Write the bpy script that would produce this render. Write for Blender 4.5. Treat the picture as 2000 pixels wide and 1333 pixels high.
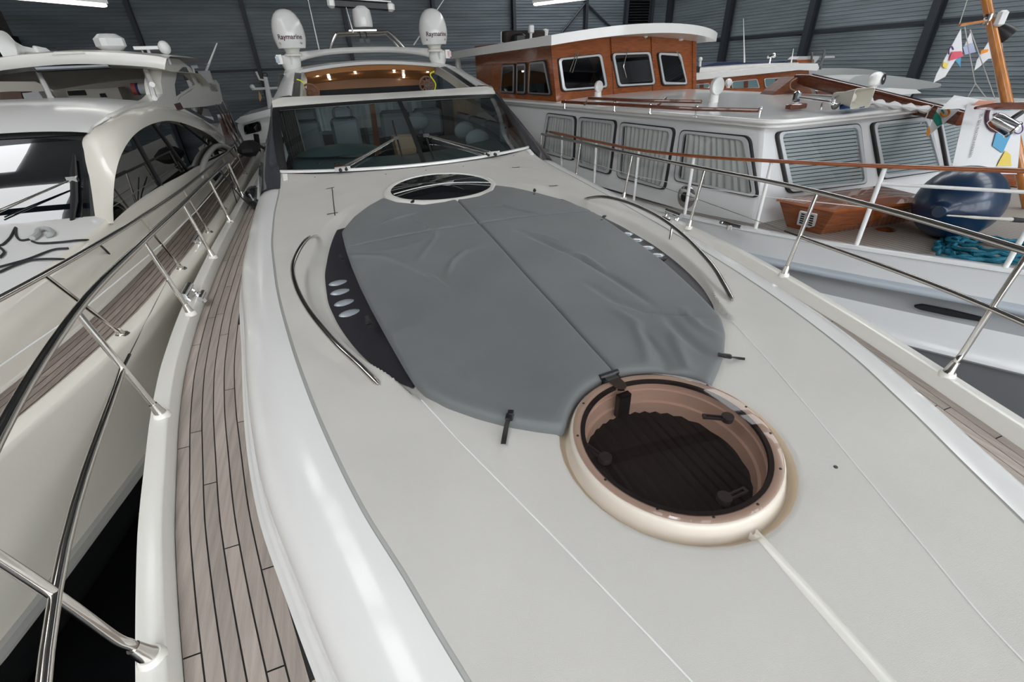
import bpy, bmesh, math, random
import numpy as np
from mathutils import Vector, Matrix

for _o in list(bpy.data.objects): bpy.data.objects.remove(_o)
scn = bpy.context.scene
COL = scn.collection
rnd = random.Random(7)

# ------------------------------------------------------------------ camera
# World axes: X athwart the open-deck yacht, Y towards its stern (and the end wall), Z up; the lens is the origin height.
F = 888.9
YAW, PITCH, ROLL = [math.radians(a) for a in (19.63, 31.26, -2.385)]
CAM = np.array([-1.113, 0.0, 0.0])
def _rot(yaw, pitch, roll):
    cy, sy, cp, sp, cr, sr = math.cos(yaw), math.sin(yaw), math.cos(pitch), math.sin(pitch), math.cos(roll), math.sin(roll)
    right = np.array([cy, -sy, 0.]); f0 = np.array([sy, cy, 0.]); u0 = np.array([0, 0, 1.])
    fwd = f0*cp - u0*sp; up = u0*cp + f0*sp
    return np.array([right*cr + up*sr, up*cr - right*sr, fwd])
RC = _rot(YAW, PITCH, ROLL)
cd = bpy.data.cameras.new('camera'); cd.lens = 16.0; cd.sensor_width = 36.0; cd.sensor_fit = 'HORIZONTAL'
cd.clip_start = 0.05; cd.clip_end = 200
cam = bpy.data.objects.new('camera', cd); COL.objects.link(cam)
m4 = Matrix.Identity(4)
for i in range(3):
    m4[i][0] = RC[0][i]; m4[i][1] = RC[1][i]; m4[i][2] = -RC[2][i]; m4[i][3] = CAM[i]
cam.matrix_world = m4
scn.camera = cam

# ------------------------------------------------------------------ light and exposure
scn.view_settings.view_transform = 'Standard'
scn.view_settings.look = 'None'
scn.view_settings.gamma = 1.0
scn.view_settings.use_curve_mapping = False
scn.view_settings.exposure = 0.13
SKYLIGHT = 4.0     # emission of the translucent roof panels
DOORLIGHT = 4.2     # emission of the translucent panels of the front doors
world = bpy.data.worlds.new('world'); scn.world = world; world.use_nodes = True
world.node_tree.nodes['Background'].inputs[0].default_value = (0.75, 0.85, 1.0, 1)
world.node_tree.nodes['Background'].inputs[1].default_value = 0.5

# ------------------------------------------------------------------ pixel -> ray helpers (distance always from a surface)
def ray(p): return np.array([(p[0]-1000)/F, -(p[1]-666.5)/F, 1.]) @ RC
def onz(p, z): d = ray(p); return CAM + d*(z-CAM[2])/d[2]
def onx(p, x): d = ray(p); return CAM + d*(x-CAM[0])/d[0]
def ony(p, y): d = ray(p); return CAM + d*(y-CAM[1])/d[1]
def onpl(p, P0, n):
    d = ray(p); P0 = np.asarray(P0, float); n = np.asarray(n, float)
    return CAM + d*((P0-CAM)@n)/(d@n)
def onsurf(p, zf, dz=0.0, z0=-1.3):
    z = z0
    for _ in range(60):
        q = onz(p, z); zn = float(zf(q[0], q[1]))+dz
        if abs(zn-z) < 1e-5: break
        z = z + 0.6*(zn-z)
    return onz(p, z)
def spl(xs, ys):
    xs = np.array(xs, float); ys = np.array(ys, float)
    h = np.diff(xs); d = np.diff(ys)/h; m = np.zeros(len(xs))
    m[0] = d[0]; m[-1] = d[-1]
    for i in range(1, len(xs)-1):
        m[i] = 0 if d[i-1]*d[i] <= 0 else (h[i-1]+h[i])*3/((2*h[i]+h[i-1])/d[i-1]+(h[i]+2*h[i-1])/d[i])
    def f(x):
        x = np.asarray(x, float); i = np.clip(np.searchsorted(xs, x)-1, 0, len(xs)-2)
        t = (x-xs[i])/h[i]; t2 = t*t; t3 = t2*t
        r = ys[i]*(2*t3-3*t2+1)+h[i]*m[i]*(t3-2*t2+t)+ys[i+1]*(-2*t3+3*t2)+h[i]*m[i+1]*(t3-t2)
        r = np.where(x < xs[0], ys[0]+m[0]*(x-xs[0]), r); r = np.where(x > xs[-1], ys[-1]+m[-1]*(x-xs[-1]), r)
        return r
    return f
def smooth(pts, n=8, closed=False):
    """Catmull-Rom through 3D points"""
    P = [np.asarray(p, float) for p in pts]; N = len(P); out = []
    rng = range(N) if closed else range(N-1)
    for i in rng:
        if closed: a, b, c, d = P[(i-1) % N], P[i], P[(i+1) % N], P[(i+2) % N]
        else:
            b, c = P[i], P[i+1]; a = P[i-1] if i else 2*b-c; d = P[i+2] if i+2 < N else 2*c-b
        for k in range(n):
            t = k/n
            out.append(0.5*((2*b)+(-a+c)*t+(2*a-5*b+4*c-d)*t*t+(-a+3*b-3*c+d)*t**3))
    if not closed: out.append(P[-1])
    return out
def lerp(a, b, t): return np.asarray(a, float)*(1-t)+np.asarray(b, float)*t
def sstep(a, b, x):
    t = np.clip((np.asarray(x, float)-a)/(b-a), 0, 1); return t*t*(3-2*t)

# ------------------------------------------------------------------ materials
MATS = {}
def mat(name, col, rough=0.5, metal=0.0, coat=0.0, spec=0.5, trans=0.0, emit=None, estr=0.0, noise=None, bump=None, objvar=0.0, alpha=None, sheen=0.0):
    """noise=(scale, strength, stretch(xyz)); bump=(scale, strength, stretch)"""
    if name in MATS: return MATS[name]
    m = bpy.data.materials.new(name); m.use_nodes = True; nt = m.node_tree; N = nt.nodes; L = nt.links
    b = N['Principled BSDF']
    c4 = tuple(col)+(1,)
    b.inputs['Base Color'].default_value = c4; b.inputs['Roughness'].default_value = rough; b.inputs['Metallic'].default_value = metal
    b.inputs['Coat Weight'].default_value = coat; b.inputs['Coat Roughness'].default_value = 0.04
    b.inputs['Specular IOR Level'].default_value = spec
    b.inputs['Transmission Weight'].default_value = trans
    b.inputs['Sheen Weight'].default_value = sheen
    if emit: b.inputs['Emission Color'].default_value = tuple(emit)+(1,); b.inputs['Emission Strength'].default_value = estr
    if alpha is not None: b.inputs['Alpha'].default_value = alpha
    src = None
    def coords(stretch):
        tc = N.new('ShaderNodeTexCoord'); mp = N.new('ShaderNodeMapping'); mp.inputs['Scale'].default_value = stretch
        L.new(tc.outputs['Object'], mp.inputs['Vector']); return mp.outputs['Vector']
    if noise:
        sc, st, stretch = noise
        nz = N.new('ShaderNodeTexNoise'); nz.inputs['Scale'].default_value = sc; nz.inputs['Detail'].default_value = 5
        L.new(coords(stretch), nz.inputs['Vector'])
        rp = N.new('ShaderNodeMapRange'); rp.inputs['From Min'].default_value = 0.3; rp.inputs['From Max'].default_value = 0.7
        rp.inputs['To Min'].default_value = 1-st; rp.inputs['To Max'].default_value = 1+st
        L.new(nz.outputs['Fac'], rp.inputs['Value']); src = rp.outputs['Result']
    if objvar:
        oi = N.new('ShaderNodeObjectInfo'); r2 = N.new('ShaderNodeMapRange'); r2.inputs['To Min'].default_value = 1-objvar; r2.inputs['To Max'].default_value = 1+objvar
        L.new(oi.outputs['Random'], r2.inputs['Value'])
        if src:
            mm = N.new('ShaderNodeMath'); mm.operation = 'MULTIPLY'; L.new(src, mm.inputs[0]); L.new(r2.outputs['Result'], mm.inputs[1]); src = mm.outputs[0]
        else: src = r2.outputs['Result']
    if src:
        vm = N.new('ShaderNodeVectorMath'); vm.operation = 'SCALE'; vm.inputs[0].default_value = col
        L.new(src, vm.inputs['Scale']); L.new(vm.outputs['Vector'], b.inputs['Base Color'])
    if bump:
        sc, st, stretch = bump
        nz = N.new('ShaderNodeTexNoise'); nz.inputs['Scale'].default_value = sc; nz.inputs['Detail'].default_value = 3
        L.new(coords(stretch), nz.inputs['Vector'])
        bp = N.new('ShaderNodeBump'); bp.inputs['Strength'].default_value = st; bp.inputs['Distance'].default_value = 0.005
        L.new(nz.outputs['Fac'], bp.inputs['Height']); L.new(bp.outputs['Normal'], b.inputs['Normal'])
    MATS[name] = m; return m
def glass(name, tint, refl=0.5, rough=0.0):
    """thin pane: tinted see-through plus Fresnel reflection"""
    if name in MATS: return MATS[name]
    m = bpy.data.materials.new(name); m.use_nodes = True; nt = m.node_tree; N = nt.nodes; L = nt.links
    N.remove(N['Principled BSDF']); out = N['Material Output']
    tr = N.new('ShaderNodeBsdfTransparent'); tr.inputs[0].default_value = tuple(tint)+(1,)
    gl = N.new('ShaderNodeBsdfGlossy'); gl.inputs['Roughness'].default_value = rough; gl.inputs['Color'].default_value = (1, 1, 1, 1)
    fr = N.new('ShaderNodeFresnel'); ge = N.new('ShaderNodeNewGeometry'); io = N.new('ShaderNodeMath'); io.operation = 'MULTIPLY_ADD'
    io.inputs[1].default_value = 1/1.5-1.5; io.inputs[2].default_value = 1.5   # same reflectance on either face of the thin pane
    L.new(ge.outputs['Backfacing'], io.inputs[0]); L.new(io.outputs[0], fr.inputs['IOR'])
    mu = N.new('ShaderNodeMath'); mu.operation = 'MULTIPLY'; mu.inputs[1].default_value = refl*2; mu.use_clamp = True
    mx = N.new('ShaderNodeMixShader')
    L.new(fr.outputs[0], mu.inputs[0]); L.new(mu.outputs[0], mx.inputs[0]); L.new(tr.outputs[0], mx.inputs[1]); L.new(gl.outputs[0], mx.inputs[2])
    L.new(mx.outputs[0], out.inputs[0]); MATS[name] = m; return m
U = (1, 1, 1)
gel = mat('gelcoat_cream', (0.80, 0.775, 0.715), 0.22, coat=0.15)
gelw = mat('gelcoat_white', (0.80, 0.79, 0.76), 0.16, coat=0.15)
nonskid = mat('nonskid_deck', (0.595, 0.572, 0.525), 0.6, noise=(2.5, 0.03, U), bump=(420, 0.25, U))
stripe = mat('deck_stripe_grey', (0.36, 0.36, 0.335), 0.35)
steel = mat('stainless_steel', (0.66, 0.63, 0.59), 0.12, metal=1.0)
chrome = mat('chrome', (0.8, 0.8, 0.8), 0.05, metal=1.0)
blackp = mat('black_plastic', (0.012, 0.012, 0.013), 0.4)
rubber = mat('black_rubber', (0.015, 0.015, 0.016), 0.6)
caulk = mat('deck_caulk', (0.012, 0.011, 0.011), 0.6)
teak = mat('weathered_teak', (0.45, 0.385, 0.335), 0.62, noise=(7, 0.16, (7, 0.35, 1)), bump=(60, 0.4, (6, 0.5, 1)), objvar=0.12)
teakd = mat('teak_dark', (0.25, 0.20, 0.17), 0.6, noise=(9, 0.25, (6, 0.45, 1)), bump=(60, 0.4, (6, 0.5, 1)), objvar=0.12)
canvas = mat('grey_canvas', (0.142, 0.151, 0.151), 0.62, noise=(1.6, 0.10, U), bump=(900, 0.12, U), sheen=0.1)
pod = mat('dark_grey_panel', (0.032, 0.031, 0.037), 0.42, spec=0.3)
podlens = mat('lens_grey', (0.33, 0.36, 0.39), 0.15, coat=1.0)
pillarm = mat('graphite_paint', (0.05, 0.052, 0.06), 0.2, coat=0.8)
smoke = glass('smoked_acrylic', (0.72, 0.62, 0.58), 0.35, 0.02)
wglass = glass('tinted_windscreen', (0.70, 0.79, 0.79), 0.6)
dglass = glass('dark_glass', (0.10, 0.11, 0.12), 0.9)
clear = glass('window_glass', (0.80, 0.83, 0.83), 0.5)
gelwarm = mat('gelcoat_warm', (0.79, 0.745, 0.655), 0.22, coat=0.5)
tanm = mat('tan_moulding', (0.70, 0.59, 0.50), 0.5)
darkroom = mat('dark_blind', (0.014, 0.013, 0.013), 0.7)
headl = mat('copper_headliner', (0.36, 0.16, 0.06), 0.25, coat=0.4)
wood = mat('varnished_mahogany', (0.29, 0.078, 0.018), 0.22, coat=0.9, noise=(6, 0.28, (1, 1, 9)))
woodh = mat('varnished_mahogany_level', (0.27, 0.072, 0.018), 0.22, coat=0.9, noise=(5, 0.3, (1.2, 1.2, 12)))
woodd = mat('dark_mahogany', (0.13, 0.035, 0.015), 0.22, coat=0.7, noise=(5, 0.3, (2, 2, 9)))
leather = mat('grey_leather', (0.115, 0.122, 0.133), 0.5)
whitep = mat('white_plastic', (0.80, 0.80, 0.78), 0.3)
dash = mat('dash_teal', (0.03, 0.052, 0.056), 0.5)
steelhull = mat('white_enamel', (0.74, 0.74, 0.735), 0.2, coat=0.5)
greyhull = mat('grey_enamel', (0.175, 0.178, 0.182), 0.3, coat=0.3)
blackm = mat('matt_black', (0.004, 0.004, 0.005), 0.8)

# ------------------------------------------------------------------ mesh builder and object helpers
ORG = {}
class MB:
    def __init__(s): s.v = []; s.f = []
    def add(s, vs, fs):
        o = len(s.v); s.v += [tuple(map(float, p)) for p in vs]; s.f += [tuple(i+o for i in f) for f in fs]; return s
    def grid(s, rows, cu=False, cv=False):
        n = len(rows); m = len(rows[0]); vs = [p for r in rows for p in r]; fs = []
        for i in range(n if cu else n-1):
            for j in range(m if cv else m-1):
                a = i*m+j; b = i*m+(j+1) % m; c = ((i+1) % n)*m+(j+1) % m; d = ((i+1) % n)*m+j
                fs.append((a, b, c, d))
        return s.add(vs, fs)
    def box(s, c, size, ax=None):
        c = np.asarray(c, float); h = np.asarray(size, float)/2; A = np.eye(3) if ax is None else np.asarray(ax, float)
        vs = [c+A[0]*x*h[0]+A[1]*y*h[1]+A[2]*z*h[2] for x in (-1, 1) for y in (-1, 1) for z in (-1, 1)]
        return s.add(vs, [(0, 1, 3, 2), (4, 6, 7, 5), (0, 4, 5, 1), (2, 3, 7, 6), (0, 2, 6, 4), (1, 5, 7, 3)])
    def bbox(s, c, size, ax=None, bev=0.01):
        """box with chamfered vertical and top edges: three stacked outlines"""
        c = np.asarray(c, float); h = np.asarray(size, float)/2; A = np.eye(3) if ax is None else np.asarray(ax, float)
        def ring(hx, hy, z, b):
            return [c+A[0]*x+A[1]*y+A[2]*z for x, y in ((hx-b, hy), (-hx+b, hy), (-hx, hy-b), (-hx, -hy+b), (-hx+b, -hy), (hx-b, -hy), (hx, -hy+b), (hx, hy-b))]
        rr = [ring(h[0]-bev, h[1]-bev, -h[2], bev), ring(h[0], h[1], -h[2]+bev, bev), ring(h[0], h[1], h[2]-bev, bev), ring(h[0]-bev, h[1]-bev, h[2], bev)]
        s.grid(rr, cv=True); k = len(s.v)
        s.f.append(tuple(range(k-1, k-9, -1))[::-1]); s.f.append(tuple(range(k-32, k-24))[::-1]); return s
    def tube(s, pts, r, n=8, closed=False, caps=True):
        P = [np.asarray(p, float) for p in pts]; N = len(P); rs = r if hasattr(r, '__len__') else [r]*N
        T = []
        for i in range(N):
            a = P[(i-1) % N] if (closed or i) else P[0]; b = P[(i+1) % N] if (closed or i < N-1) else P[-1]
            t = b-a; l = np.linalg.norm(t); T.append(t/l if l > 1e-9 else np.array([0, 0, 1.]))
        u = np.cross(T[0], [0, 0, 1.]); 
        if np.linalg.norm(u) < 1e-3: u = np.cross(T[0], [1., 0, 0])
        u /= np.linalg.norm(u); rows = []
        for i in range(N):
            u = u-T[i]*(u@T[i]); u /= np.linalg.norm(u); w = np.cross(T[i], u)
            rows.append([P[i]+rs[i]*(math.cos(2*math.pi*k/n)*u+math.sin(2*math.pi*k/n)*w) for k in range(n)])
        o = len(s.v); s.grid(rows, cu=closed, cv=True)
        if caps and not closed:
            s.f.append(tuple(o+k for k in range(n))[::-1]); s.f.append(tuple(o+(N-1)*n+k for k in range(n)))
        return s
    def lathe(s, prof, c, ax=None, n=32, caps=False):
        c = np.asarray(c, float); A = np.eye(3) if ax is None else np.asarray(ax, float)
        rows = [[c+A[0]*r*math.cos(2*math.pi*k/n)+A[1]*r*math.sin(2*math.pi*k/n)+A[2]*z for k in range(n)] for r, z in prof]
        o = len(s.v); s.grid(rows, cv=True)
        if caps: s.f.append(tuple(o+k for k in range(n))[::-1]); s.f.append(tuple(o+(len(prof)-1)*n+k for k in range(n)))
        return s
    def prism(s, poly, off):
        P = [np.asarray(p, float) for p in poly]; off = np.asarray(off, float); n = len(P)
        return s.add(P+[p+off for p in P], [tuple(range(n))[::-1], tuple(range(n, 2*n))]+[(i, (i+1) % n, n+(i+1) % n, n+i) for i in range(n)])
    def slab(s, rows, off):
        """grid surface with thickness"""
        off = np.asarray(off, float); R2 = [[np.asarray(p, float)+off for p in r] for r in rows]
        s.grid(rows); s.grid([r[::-1] for r in R2])
        def edge(a, b):
            s.grid([a, b])
        edge(rows[0], R2[0]); edge(R2[-1], rows[-1]); edge([r[0] for r in R2], [r[0] for r in rows]); edge([r[-1] for r in rows], [r[-1] for r in R2]); return s
    def ball(s, c, r, n=16, m=10):
        r = np.asarray(r if hasattr(r, '__len__') else (r, r, r), float); c = np.asarray(c, float)
        rows = [[c+r*np.array([math.sin(math.pi*i/m)*math.cos(2*math.pi*k/n), math.sin(math.pi*i/m)*math.sin(2*math.pi*k/n), math.cos(math.pi*i/m)]) for k in range(n)] for i in range(m+1)]
        return s.grid(rows, cv=True)
    def build(s, name, material, parent=None, smooth=True, ang=38, kind=None):
        me = bpy.data.meshes.new(name)
        org = np.zeros(3) if parent is None else ORG[parent.name]
        me.from_pydata([tuple(np.array(p)-org) for p in s.v], [], s.f); me.validate()
        bm = bmesh.new(); bm.from_mesh(me); bmesh.ops.remove_doubles(bm, verts=bm.verts, dist=1e-5); bmesh.ops.recalc_face_normals(bm, faces=bm.faces); bm.to_mesh(me); bm.free()
        if smooth:
            me.shade_smooth(); me.set_sharp_from_angle(angle=math.radians(ang))
        me.materials.append(material)
        o = bpy.data.objects.new(name, me); COL.objects.link(o)
        if parent is not None: o.parent = parent; ORG[o.name] = org
        else: ORG[o.name] = np.zeros(3)
        if kind: o['kind'] = kind
        return o
def thing(name, label, cat, loc, group=None):
    o = bpy.data.objects.new(name, None); COL.objects.link(o); o.location = loc; o.empty_display_size = 0.2
    o['label'] = label; o['category'] = cat
    if group: o['group'] = group
    ORG[o.name] = np.array(loc, float); return o
def single(name, mb, material, label, cat, group=None, smooth=True, ang=38):
    """a thing that is one mesh; its origin goes to the middle of its base"""
    V = np.array(mb.v); c = np.array([(V[:, 0].min()+V[:, 0].max())/2, (V[:, 1].min()+V[:, 1].max())/2, V[:, 2].min()])
    mb.v = [tuple(p) for p in V-c]
    o = mb.build(name, material, None, smooth, ang); o.location = c; ORG[o.name] = c
    o['label'] = label; o['category'] = cat
    if group: o['group'] = group
    return o
def struct(name, mb, material, smooth=False):
    o = mb.build(name, material, None, smooth); o['kind'] = 'structure'; return o
def textmesh(txt, size, name='lettering', material=None, parent=None, origin=(0, 0, 0), ax=None, bend=None, align='CENTER', ext=0.001, bold=0.0):
    cu = bpy.data.curves.new('t', 'FONT'); cu.body = txt; cu.size = size; cu.align_x = align; cu.align_y = 'CENTER'; cu.extrude = 0; cu.offset = bold; cu.resolution_u = 3
    ob = bpy.data.objects.new('t', cu); COL.objects.link(ob)
    dg = bpy.context.evaluated_depsgraph_get(); me = bpy.data.meshes.new_from_object(ob.evaluated_get(dg))
    V = [tuple(v.co) for v in me.vertices]; Fc = [tuple(p.vertices) for p in me.polygons]
    bpy.data.objects.remove(ob); bpy.data.curves.remove(cu); bpy.data.meshes.remove(me)
    origin = np.asarray(origin, float); A = np.eye(3) if ax is None else np.asarray(ax, float); mb = MB()
    vs = []
    for x, y, z in V:
        if bend: vs.append(bend(x, y))
        else: vs.append(origin+A[0]*x+A[1]*y+A[2]*ext)
    mb.add(vs, Fc)
    return mb.build(name, material, parent, smooth=False)
def rrect(w, h, r, n=5):
    """rounded rectangle outline, centred, list of (x,y), counter-clockwise"""
    out = []
    for cx, cy, a0 in ((w/2-r, h/2-r, 0), (-w/2+r, h/2-r, 90), (-w/2+r, -h/2+r, 180), (w/2-r, -h/2+r, 270)):
        for k in range(n+1):
            a = math.radians(a0+90*k/n); out.append((cx+r*math.cos(a), cy+r*math.sin(a)))
    return out
def rpoly(P, r, n=5):
    """round the corners of a 3D polygon by radius fraction r (metres)"""
    P = [np.asarray(p, float) for p in P]; N = len(P); out = []
    for i in range(N):
        a, b, c = P[i-1], P[i], P[(i+1) % N]
        u = (a-b); w = (c-b); lu = np.linalg.norm(u); lw = np.linalg.norm(w); d = min(r, lu*.45, lw*.45)
        s0 = b+u/lu*d; s1 = b+w/lw*d
        for k in range(n+1):
            t = k/n; out.append((1-t)**2*s0+2*t*(1-t)*b+t*t*s1)
    return out
def ax_from(fwd, up=(0, 0, 1)):
    f = np.asarray(fwd, float); f /= np.linalg.norm(f); r = np.cross(f, up); r /= np.linalg.norm(r); u = np.cross(r, f)
    return np.array([r, u, f])
# ================================================================== THE HALL
YB, XR, XL, YF, ZF, ZC = 26.0, 18.45, -11.3, -14.0, -3.6, 6.2
wallm = mat('wall_cladding', (0.15, 0.178, 0.198), 0.45, metal=0.0, noise=(0.35, 0.25, (1, 1, 6)), bump=(3, 0.15, (0.4, 0.4, 30)))
wallm2 = mat('wall_cladding_pale', (0.205, 0.238, 0.255), 0.42, noise=(0.35, 0.25, (1, 1, 6)), bump=(3, 0.15, (0.4, 0.4, 30)))
colm = mat('column_paint', (0.035, 0.042, 0.052), 0.5)
ceilm = mat('ceiling_sheet', (0.5, 0.5, 0.5), 0.6)
floorm = mat('dark_hall_floor', (0.006, 0.006, 0.007), 0.45, noise=(1.5, 0.3, U))
skym = mat('rooflight_panel', (0.8, 0.85, 0.9), 0.5, emit=(0.97, 0.985, 1.0), estr=SKYLIGHT)
doorm = mat('translucent_door_panel', (0.8, 0.85, 0.9), 0.5, emit=(0.95, 0.975, 1.0), estr=DOORLIGHT)
struct('floor', MB().grid([[(XL, YF, ZF), (XR, YF, ZF)], [(XL, YB, ZF), (XR, YB, ZF)]]), floorm)
# corrugated cladding between the columns, every sheet a panel
def cladding(parent, axis, c, a0, a1, z0, z1, material, sgn):
    rows = []; z = z0; per = 0.125; d = 0.017
    prof = []
    while z < z1-1e-6:
        prof += [(z, 0), (z+per*.55, 0), (z+per*.68, d), (z+per*.87, d)]; z += per
    prof.append((z1, 0))
    for zz, dd in prof:
        zz = min(zz, z1)
        if axis == 'y': rows.append([(a0, c+sgn*dd, zz), (a1, c+sgn*dd, zz)])
        else: rows.append([(c+sgn*dd, a0, zz), (c+sgn*dd, a1, zz)])
    return MB().grid(rows).build('cladding_panel', material, parent, smooth=False)
def hcolumn(parent, x, y, d=(0.16, 0.22), flange=0.02):
    mb = MB(); h = ZC-ZF; zc = (ZC+ZF)/2
    mb.box((x, y, zc), (0.012, d[1]-.03, h)) if True else None
    mb.box((x, y-d[1]/2, zc), (d[0], flange, h)); mb.box((x, y+d[1]/2, zc), (d[0], flange, h))
    return mb.build('steel_column', colm, parent, smooth=False)
wb = struct('wall_back', MB().box(((XL+XR)/2, YB+0.14, (ZF+ZC)/2), (XR-XL+.6, 0.1, ZC-ZF)), colm)
sb = 0.155*YB; xs = [XL]+[(-1.113-.08*YB)+sb*k for k in range(-1, 6)]+[-1.113+.6335*YB, XR]
zr = [ZF, -0.9, 0.35, 1.1, 2.35, 3.6, 4.9, ZC]
for i in range(len(xs)-1):
    for k in range(len(zr)-1):
        pale = (k in (1, 2) and i < 4) or (k == 3 and i in (1, 2))
        cladding(wb, 'y', YB, xs[i], xs[i+1], zr[k], zr[k+1], wallm2 if pale else wallm, -1)
for x in xs[1:-1]: hcolumn(wb, x, YB-0.2)
for z in (.2, 3.6):
    MB().box(((XL+XR)/2, YB-0.05, z), (XR-XL, 0.06, 0.10)).build('wall_girt', colm, wb, smooth=False)
for (a, b) in (((xs[5], -1.2), (xs[6], 2.6)), ((xs[6], 2.6), (xs[7]+2.2, -1.6)), ((xs[5]-3.4, -1.8), (xs[5], 0.9))):
    MB().tube([(a[0], YB-.12, a[1]), (b[0], YB-.12, b[1])], 0.055, 6).build('wall_brace', colm, wb)
wr = struct('wall_right', MB().box((XR+0.14, (YF+YB)/2, (ZF+ZC)/2), (0.1, YB-YF+.6, ZC-ZF)), colm)
XRr = XR+1.113; ys = [YF]+[XRr*(1.325-.237*k) for k in range(8, -1, -1)]
ys = [y for y in ys if y > YF+1 or y == YF]
for i in range(len(ys)-1):
    for k in range(len(zr)-1):
        cladding(wr, 'x', XR, ys[i], ys[i+1], zr[k], zr[k+1], wallm2 if k < 5 else wallm, -1)
for y in ys[1:]:
    mb = MB(); h = ZC-ZF; zc = (ZC+ZF)/2
    mb.box((XR-.24, y, zc), (0.3, 0.014, h)); mb.box((XR-.39, y, zc), (.02, .26, h)); mb.box((XR-.09, y, zc), (.02, .26, h))
    mb.build('steel_column', colm, wr, smooth=False)
for z in (.72, 3.6):
    MB().box((XR-0.05, (YF+YB)/2, z), (0.06, YB-YF, 0.11)).build('wall_girt', colm, wr, smooth=False)
wl = struct('wall_left', MB().box((XL-.1, (YF+YB)/2, (ZF+ZC)/2), (0.1, YB-YF+.6, ZC-ZF)), mat('wall_left_brown', (0.12, 0.105, 0.095), 0.5))
for k in range(len(zr)-1): cladding(wl, 'x', XL, YF, YB, zr[k], zr[k+1], MATS['wall_left_brown'], 1)
MB().box((XL+.25, 25.0, 1.35), (0.4, 0.35, 0.35)).tube([(XL+.25, 25.0, 1.3), (XL+.6, 22.5, .5)], .12, 8).build('heater_duct', blackm, wl)
# front wall with the big translucent doors (behind the camera)
wf = struct('wall_front', MB().box(((XL+XR)/2, YF-.1, (ZF+ZC)/2), (XR-XL+.6, .1, ZC-ZF)), wallm)
for i in range(7):
    x0 = XL+1.2+i*4.0
    for z0 in (-2.6, -0.2, 2.2):
        MB().box((x0+1.8, YF, z0+1.1), (3.5, .06, 2.1)).build('door_panel', doorm, wf, smooth=False)
# roof with translucent strips
ce = struct('ceiling', MB().box(((XL+XR)/2, (YF+YB)/2, ZC+.12), (XR-XL+.6, YB-YF+.6, .1)), ceilm)
for (xa, xb, ye) in ((-7.6, -4.3, 7.0), (-8.2, -5.7, 8.0), (9.5, 13.5, YB-1.6)):
    y = YF+.6 if xb != -5.7 else 7.6
    while y < ye:
        MB().box(((xa+xb)/2, y+.85, ZC+.03), (xb-xa, 1.7, .05)).build('rooflight', skym, ce, smooth=False); y += 2.05
for i in range(7):
    for yb in (YF+2.2, YF+5.6): MB().box((XL+2.0+i*4.3, yb, ZC+.03), (3.9, 2.4, .05)).build('rooflight', skym, ce, smooth=False)
for y in (-11, -7.6, -4.2, -.9, 2.4, 5.7, 9, 12.6, 16.8, 21.5):
    MB().box(((XL+XR)/2, y, ZC-.25), (XR-XL, .18, .5)).build('roof_beam', colm, ce, smooth=False)
# hanging strip lights
lampm = mat('lamp_diffuser', (0.9, 0.9, 0.9), 0.4, emit=(1, .97, .9), estr=3.0)
for (p0, dirv, yy, lab) in (((207, 11), (-.62, -.78, 0.0), 12.0, 'long strip light hanging above the cream flybridge yacht'), ((1043, 9), (.55, -.83, 0.0), 13.0, 'long strip light hanging above the wooden wheelhouse')):
    e = ony(p0, yy); d = np.array(dirv); t = thing('strip_light', lab, 'lamp', tuple(e+d*.75)); A = np.array([d, np.cross([0, 0, 1.], d), [0, 0, 1.]])
    MB().box(e+d*.75+np.array([0, 0, .05]), (1.5, .16, .05), A).build('lamp_body', whitep, t, smooth=False)
    MB().bbox(e+d*.75, (1.48, .12, .05), A, .015).build('diffuser', lampm, t)
    for s in (.2, 1.3): MB().tube([e+d*s+np.array([0, 0, .06]), np.append((e+d*s)[:2], ZC-.0)], .006, 5).build('hanger', steel, t)
# ================================================================== THE OPEN-DECK SPORT YACHT
Yt = thing('motor_yacht', 'cream sport yacht with a grey sunpad cover on its foredeck and two white satellite domes', 'yacht', (0, 5.0, ZF))
XTf = spl([-3.4, -3, -2, -1, 0, 1.1, 1.28, 1.5, 1.78, 2.18, 2.67, 3.26, 4.29, 6, 13], [.02, .35, .88, 1.31, 1.665, 1.965, 2.012, 2.066, 2.13, 2.203, 2.287, 2.36, 2.42, 2.445, 2.40])   # teak outer edge
XIf = spl([-2.7, -2, -1, 0, .9, 1.24, 1.73, 2.335, 3.24, 4.66, 6, 7, 13], [.03, .38, .82, 1.21, 1.522, 1.63, 1.774, 1.886, 2.0, 2.156, 2.19, 2.2, 2.15])                                  # teak inner edge
ZTf = spl([-3.4, 0, 1, 2, 3, 4, 6, 13], [-1.78, -1.765, -1.75, -1.73, -1.713, -1.70, -1.69, -1.69])
ZRf = spl([-3.4, 0, 1.16, 2.59, 3.95, 6, 13], [-1.70, -1.68, -1.667, -1.632, -1.61, -1.60, -1.60])
XCf = spl([-2.4, -1.5, -.6, 0, .617, .78, .963, 1.267, 1.76, 2.216, 2.7, 3.488, 3.954, 4.755, 5.48, 6.45, 6.95], [.03, .31, .63, .845, 1.056, 1.11, 1.167, 1.268, 1.39, 1.481, 1.563, 1.673, 1.719, 1.780, 1.794, 1.772, 1.768])
ZEf = spl([-2.4, 0, .617, .96, 1.39, 2.2, 3.5, 4.75, 5.48, 6.45, 6.95], [-1.63, -1.53, -1.474, -1.43, -1.398, -1.37, -1.355, -1.322, -1.283, -1.205, -1.10])
ZCf = spl([-2.4, -1, 0, .65, 1.1, 1.5, 1.86, 2.57, 3.87, 4.67, 5.3, 6.2, 7], [-1.62, -1.545, -1.487, -1.435, -1.41, -1.39, -1.37, -1.325, -1.237, -1.195, -1.165, -1.078, -1.0])
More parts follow.
